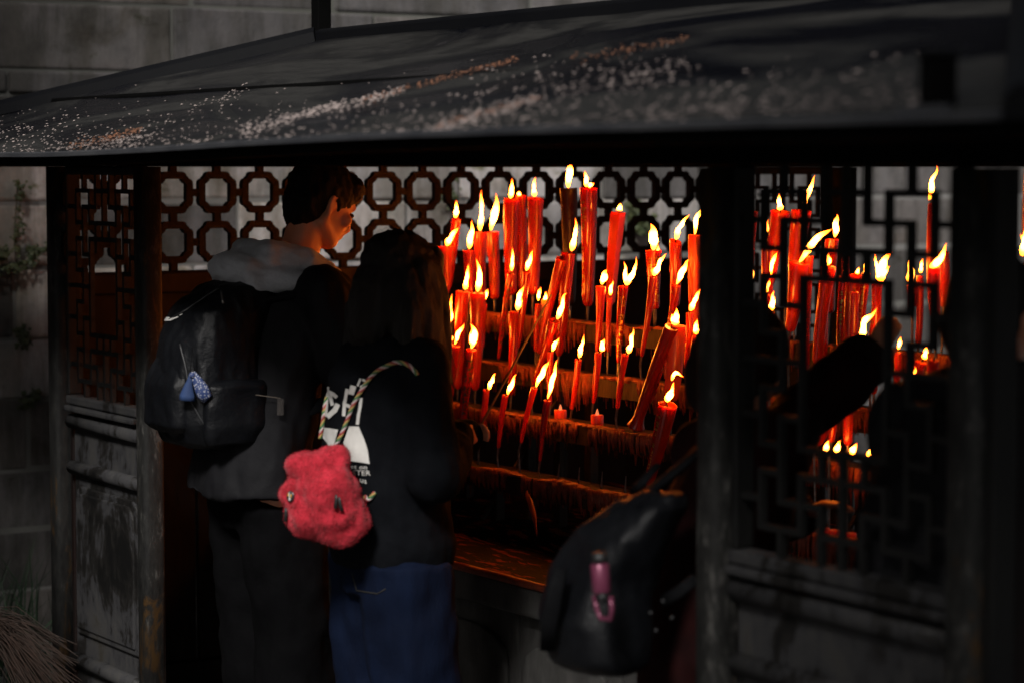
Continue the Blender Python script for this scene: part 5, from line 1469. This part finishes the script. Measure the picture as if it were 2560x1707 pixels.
def braid(pix, target, ends=None, rr=0.0045):
    pts = []
    for (a, b), (c_, d) in zip(pix, pix[1:]):
        k_ = max(2, int(math.hypot(c_ - a, d - b) / 7))
        for q in range(k_):
            p, nn = hit(target, a + (c_ - a) * q / k_, b + (d - b) * q / k_, 0.006)
            if p is not None: pts.append(p)
    sm_ = pts[:]
    for _ in range(3):
        sm_ = [sm_[0]] + [(sm_[i - 1] + sm_[i] * 2 + sm_[i + 1]) / 4 for i in range(1, len(sm_) - 1)] + [sm_[-1]]
    if ends: sm_ = [sm_[0].lerp(ends, 1)] + sm_ if False else sm_
    fine = []
    for a, b in zip(sm_, sm_[1:]):
        for q in range(3): fine.append(a.lerp(b, q / 3))
    cord_g = group_part('cord', bag)
    for s_ in range(4):
        pp = []
        for i, p in enumerate(fine):
            d = (fine[min(i + 1, len(fine) - 1)] - fine[max(i - 1, 0)]).normalized()
            u_ = (Vector((0, 0, 1)) - d * d.z); u_ = u_.normalized() if u_.length > 1e-4 else Vector((1, 0, 0))
            v_ = d.cross(u_); a = i * 0.42 + s_ * PI / 2
            pp.append(p + (u_ * math.cos(a) + v_ * math.sin(a)) * rr * 0.62)
        q = MB(); q.tube(pp, rr * 0.62, 6); q.build('strand', CORD[s_], cord_g, True)
braid([(838, 1124), (858, 1085), (878, 1035), (898, 985), (920, 950), (950, 920), (985, 905), (1012, 905), (1034, 918), (1050, 945)], hoodie)
braid([(806, 1095), (812, 1060), (817, 1020), (824, 985)], hoodie)
braid([(915, 1238), (922, 1255), (932, 1240), (945, 1222)], hoodie)

# ---------------- third visitor (partly hidden by the right post), reaching in
M_COAT = mat('dark_red_coat', (0.02, 0.004, 0.004), (0.011, 0.003, 0.003), 0.85, scale=14, spec=0.1, bmp=0.3, bscale=20, bdist=0.02)
M_DARKC = mat('black_padded_coat', (0.005, 0.005, 0.006), (0.008, 0.008, 0.009), 0.7, scale=10, spec=0.12, bmp=0.3, bscale=14, bdist=0.02)
M_BRUSH = mat('dark_brown_fleece', (0.02, 0.009, 0.007), (0.012, 0.006, 0.005), 0.95, scale=30, spec=0.1, bmp=0.5, bscale=90)
tx = 3.06
def PT(px, py, dx=0.0): return on_x(px, py, tx + dx)
tb = Vector((tx, 0.28, 0))
JT = legs_from(tb, 0.7, 0.09, 0.02, 0.0)
JT.update(head=PT(1866, 912, 0.02), pitch=R(22), yaw=R(-14), neck=Vector((tx, 0.38, 1.15)), chest=Vector((tx, 0.34, 1.0)), pelvis=Vector((tx, 0.29, 0.76)),
          shL=Vector((tx - 0.13, 0.37, 1.1)), shR=Vector((tx + 0.14, 0.37, 1.1)), elL=Vector((tx - 0.14, 0.47, 0.9)), elR=on_y(1990, 1040, 0.52),
          wrL=Vector((tx - 0.03, 0.57, 0.95)), wrR=on_y(2172, 895, 0.72), hdR=on_y(2255, 770, 0.82) - on_y(2172, 895, 0.72), plR=Vector((-0.6, 0.7, 0.2)), curl=0.45)
third, t_body, PHT = person('hooded visitor in a dark red coat behind the right post, arm reaching to the candles', JT, 0.88)
mb = MB(); hr = Matrix.Rotation(R(-14), 3, 'Z') @ rotx(-R(22))
mb.ell(PHT(0, -0.03, 0.03), (0.108, 0.112, 0.118), hr); mb.ell(PHT(0, -0.05, -0.06), (0.1, 0.085, 0.09), hr)
organic(mb, 'hood', M_BRUSH, third, 0.008, 4, [(0.008, (20, 20, 20), 2.2)])
mb = MB()
mb.rings([((tx, 0.28, 0.42), 0.2, 0.16), ((tx, 0.29, 0.6), 0.19, 0.15), ((tx, 0.31, 0.8), 0.18, 0.14), ((tx, 0.34, 0.98), 0.17, 0.13), ((tx, 0.37, 1.09), 0.15, 0.11), ((tx, 0.38, 1.15), 0.09, 0.08)])
mb.chain([JT['shL'], JT['elL'], JT['wrL']], [0.08, 0.07, 0.055]); mb.chain([JT['shR'], JT['elR']], [0.08, 0.07]); mb.tube([JT['elR'], JT['elR'].lerp(JT['wrR'], 0.5), JT['wrR']], [0.07, 0.068, 0.058], 16)
mb.chain([JT['shL'], JT['neck'], JT['shR']], [0.07, 0.075, 0.07])
coat = organic(mb, 'coat', M_COAT, third, 0.01, 5, [(0.013, (8, 8, 5), 6.6), (0.006, (20, 20, 12), 1.9)])
trousers(JT, tb, 0.66, 0.09, 0.105, M_TROU, third, 0.02, 0.0)
q = MB(); wv = (JT['wrR'] - JT['elR']).normalized(); q.tube([JT['wrR'] - wv * 0.03, JT['wrR'] - wv * 0.026, JT['wrR'] + wv * 0.012, JT['wrR'] + wv * 0.016], [0.05, 0.064, 0.062, 0.045], 18); q.build('cuff', M_BRUSH, third, True)
# her black backpack with bottle
p2 = thing('backpack', 'blurred black backpack with loose straps and side bottle, beside the right post', 'backpack', on_y(1500, 1640, -0.08))
bx_, by_ = 3.07, -0.06
mb = MB()
def PB(px, py, y_=-0.06): return on_y(px, py, y_)
mb.loft([sring(PB(1530, 1668).x, -0.08, PB(1530, 1668).z, 0.07, 0.06), sring(PB(1525, 1645).x, -0.085, PB(1525, 1645).z, 0.105, 0.09), sring(PB(1510, 1540).x, -0.085, PB(1510, 1540).z, 0.118, 0.105),
         sring(PB(1508, 1430).x, -0.06, PB(1508, 1430).z, 0.118, 0.1), sring(PB(1535, 1330).x, -0.03, PB(1535, 1330).z, 0.11, 0.085), sring(PB(1562, 1265).x, 0.01, PB(1562, 1265).z, 0.085, 0.06), sring(PB(1580, 1235).x, 0.03, PB(1580, 1235).z, 0.045, 0.035)])
p2b = organic(mb, 'pack_body', M_PACK, p2, 0.009, 4, [(0.012, (10, 10, 7), 14.2), (0.005, (30, 30, 12), 4.2)])
q = MB(); q.tube([on_y(1600, 1245, 0.03), on_y(1660, 1200, 0.03), on_y(1720, 1150, 0.04), on_y(1765, 1105, 0.1)], 0.03, 10, 0.3, Vector((-0.4, -0.6, 0.6))); q.build('shoulder_strap', M_STRAP, p2, True)
q = MB(); q.tube([on_y(1580, 1230, 0.03), on_y(1610, 1200, 0.02), on_y(1645, 1160, 0.06)], 0.012, 8, 0.4); q.build('top_handle', M_STRAP, p2, True)
q = MB(); q.tube([on_y(1402, 1420, -0.2), on_y(1388, 1480, -0.22), on_y(1374, 1560, -0.22), on_y(1368, 1625, -0.21)], [0.014, 0.018, 0.019, 0.016], 8, 0.25, -FWD); q.build('loose_strap', M_STRAP, p2, True)
for px, py in ((1658, 1502), (1627, 1531), (1680, 1543), (1640, 1575)):
    q = MB(); q.ell(on_y(px, py, -0.04), (0.005, 0.005, 0.005)); q.build('buckle', M_PIPE, p2, True)
q = MB(); q.tube([on_y(1655, 1505, -0.035), on_y(1695, 1480, -0.03), on_y(1740, 1445, 0.0)], 0.014, 8, 0.3); q.build('waist_strap', M_STRAP, p2, True)
bt = thing('bottle', 'pink metal bottle with black cap in the side pocket of the blurred backpack', 'bottle', on_y(1502, 1480, -0.24))
M_PINK = mat('pink_metal', (0.2, 0.045, 0.09), (0.17, 0.04, 0.08), 0.3, metal=0.3, scale=5)
b0, b1 = on_y(1505, 1482, -0.245), on_y(1499, 1408, -0.245)
q = MB(); q.tube([b0, b0.lerp(b1, 0.05), b0.lerp(b1, .95), b1], [0.0165, 0.019, 0.019, 0.017], 16); q.build('bottle_body', M_PINK, bt, True)
q = MB(); q.tube([b1 + Vector((0, 0, 0.001)), b1 + Vector((0, 0, 0.022))], 0.016, 14); q.build('cap', M_SHOE, bt, True)
q = MB(); q.tube([on_y(1486, 1488, -0.24), on_y(1492, 1520, -0.24), on_y(1502, 1546, -0.235), on_y(1528, 1546, -0.235), on_y(1530, 1520, -0.235), on_y(1526, 1490, -0.235)], 0.0055, 8); q.build('loop', M_PINK, bt, True)
q = MB(); q.tube([on_y(1505, 1484, -0.25), on_y(1508, 1500, -0.25)], 0.012, 10); q.build('clip', M_PIPE, bt, True)

# ---------------- fourth visitor, dark shape behind the right frame
fx = 3.93
fb_ = Vector((fx, 0.18, 0))
JF = legs_from(fb_, 0.8, 0.1, 0.02, 0.0)
JF.update(head=Vector((fx + 0.02, 0.3, 1.46)), pitch=R(18), yaw=R(10), neck=Vector((fx, 0.25, 1.3)), chest=Vector((fx, 0.22, 1.12)), pelvis=Vector((fx, 0.19, 0.87)),
          shL=Vector((fx - 0.17, 0.25, 1.24)), shR=Vector((fx + 0.17, 0.25, 1.24)), elL=Vector((fx - 0.22, 0.3, 0.99)), elR=Vector((fx + 0.16, 0.34, 0.99)),
          wrL=Vector((fx - 0.08, 0.48, 1.02)), wrR=Vector((fx + 0.0, 0.5, 1.02)), plL=Vector((1, 0, -.3)), plR=Vector((-1, 0, -.3)))
fourth, f_body, PHF = person('visitor in a black coat hidden behind the right lattice frame', JF, 0.96)
mb = MB(); hr = Matrix.Rotation(R(10), 3, 'Z') @ rotx(-R(18))
mb.ell(PHF(0, -0.018, 0.036), (0.087, 0.104, 0.09), hr); mb.ell(PHF(0, -0.05, -0.02), (0.082, 0.066, 0.1), hr)
organic(mb, 'hair', M_HAIR, fourth, 0.008, 3, [(0.006, (60, 60, 20), 1.7)])
mb = MB()
mb.rings([((fx, 0.18, 0.5), 0.22, 0.17), ((fx, 0.19, 0.8), 0.21, 0.16), ((fx, 0.21, 1.05), 0.205, 0.155), ((fx, 0.24, 1.2), 0.2, 0.135), ((fx, 0.25, 1.3), 0.11, 0.1)])
for sd_ in 'LR':
    mb.chain([JF['sh' + sd_], JF['el' + sd_], JF['wr' + sd_]], [0.09, 0.08, 0.06]); mb.chain([JF['sh' + sd_], JF['neck']], [0.085, 0.08])
organic(mb, 'coat', M_DARKC, fourth, 0.01, 5, [(0.012, (8, 8, 5), 3.6)])
trousers(JF, fb_, 0.75, 0.1, 0.11, M_TROU, fourth, 0.02, 0.0)

# =================================================================== GREENERY AND BROOM
M_LEAF = mat('ivy_leaf', (0.022, 0.036, 0.01), (0.05, 0.055, 0.016), 0.6, scale=12)
M_STEM = mat('plant_stem', (0.06, 0.05, 0.03), (0.04, 0.035, 0.02), 0.8)
M_GRASS = mat('dark_grass', (0.005, 0.016, 0.007), (0.01, 0.026, 0.009), 0.6, scale=6)
def leafmesh(mb, p, nrm, s):
    up = Vector((gs(0, .3), gs(0, .3), -1)); u = (up - nrm * up.dot(nrm)).normalized(); v = nrm.cross(u)
    i0 = len(mb.v)
    mb.v += [p, p + (u * .45 + v * .5) * s + nrm * .1 * s, p + u * s + nrm * .05 * s, p + (u * .45 - v * .5) * s + nrm * .1 * s, p + u * 0.5 * s + nrm * .25 * s]
    mb.f += [(i0, i0 + 1, i0 + 4), (i0 + 1, i0 + 2, i0 + 4), (i0 + 2, i0 + 3, i0 + 4), (i0 + 3, i0, i0 + 4)]
def ivy(label, paths, n, spread, size, name='ivy', cat='plant'):
    allp = [on_x(a, b, WX + 0.02) for pth in paths for a, b in pth]
    base = min(allp, key=lambda q: q.z)
    t = thing(name, label, cat, base)
    sm_, lm = MB(), MB()
    for pth in paths:
        pts = [on_x(a, b, WX + 0.02) for a, b in pth]
        sm_.tube(pts, 0.003, 5)
        for _ in range(n):
            i = random.randrange(len(pts) - 1); f = random.random()
            p = pts[i].lerp(pts[i + 1], f) + Vector((random.uniform(0.005, 0.05), gs(0, spread), gs(0, spread)))
            nr = Vector((1, gs(0, .5), gs(0.3, .4))).normalized()
            leafmesh(lm, p, nr, size * random.uniform(0.6, 1.3))
    sm_.build('stem', M_STEM, t)
    o = lm.build('leaves', M_LEAF, t); o['kind'] = 'stuff'
ivy('ivy clump on a ledge of the wall with one strand climbing up', [[(-40, 670), (0, 668), (40, 665), (70, 655)], [(40, 660), (36, 600), (38, 560), (42, 500), (46, 452)], [(-20, 640), (10, 625)], [(70, 650), (75, 620), (130, 622)]], 75, 0.011, 0.018)
ivy('small weed in a wall joint halfway down at the left', [[(48, 852), (50, 835), (46, 822)]], 40, 0.014, 0.024, 'weed')
ivy('small weed low in a wall joint left of the pavilion', [[(50, 1000), (66, 990), (80, 985)]], 45, 0.014, 0.026, 'weed')
ivy('little fern growing on the wall behind the ring lattice at right', [[(1600, 540), (1585, 525), (1578, 510)], [(1598, 545), (1570, 560)]], 50, 0.03, 0.035, 'fern')
ivy('moss patch on the wall behind the ring lattice at centre', [[(1112, 500), (1116, 475), (1110, 450)]], 45, 0.02, 0.024, 'moss')
# grass at the wall foot
mb = MB()
for _ in range(2600):
    x = random.uniform(WX + 0.05, -0.2); y = random.uniform(-2.6, 0.1)
    h = random.uniform(0.15, 0.5) * (0.6 + 0.5 * noise.noise(Vector((x * 3, y * 3, 0))) + 0.3)
    dx, dy = gs(0, .09), gs(0, .09); a = random.uniform(0, 6.28); wv = Vector((math.cos(a), math.sin(a), 0)) * 0.004
    p0 = Vector((x, y, 0)); p1 = p0 + Vector((dx * .4, dy * .4, h * .65)); p2_ = p0 + Vector((dx * 1.3, dy * 1.3, h))
    i0 = len(mb.v); mb.v += [p0 - wv, p0 + wv, p1 + wv * .8, p1 - wv * .8, p2_]; mb.f += [(i0, i0 + 1, i0 + 2, i0 + 3), (i0 + 3, i0 + 2, i0 + 4)]
tag(mb.build('grass', M_GRASS), 'dark green grass growing between the wall and the pavilion', 'grass', kind='stuff')
# straw broom lying on the left
ba, bb = on_z(-60, 1540, 0.34), on_z(150, 1720, 0.14)
br = thing('straw_broom', 'old straw broom fanned out on the ground left of the pavilion', 'broom', (bb.x, bb.y, 0))
M_STRAW = mat('straw', (0.022, 0.0085, 0.003), (0.012, 0.0055, 0.0025), 0.8, scale=20)
mb = MB()
for _ in range(260):
    px = random.uniform(60, 210); py = random.uniform(1600, 1800) - (px - 60) * 0.1
    e = on_z(px, py, random.uniform(0.02, 0.3)); s_ = ba + Vector((gs(0, .02), gs(0, .02), gs(0, .02)))
    md = s_.lerp(e, 0.5) + Vector((0, 0, random.uniform(0.0, 0.06)))
    mb.tube([s_, md, e], [0.0016, 0.0015, 0.0008], 4)
o = mb.build('bristles', M_STRAW, br); o['kind'] = 'stuff'
q = MB(); d = (ba - bb).normalized(); q.tube([ba - d * 0.02, ba + d * 0.07], [0.03, 0.02], 10); q.build('binding', M_STEM, br, True)
q = MB(); q.tube([ba + d * 0.06, ba + d * 0.9], 0.013, 8); q.build('handle', M_STEM, br, True)
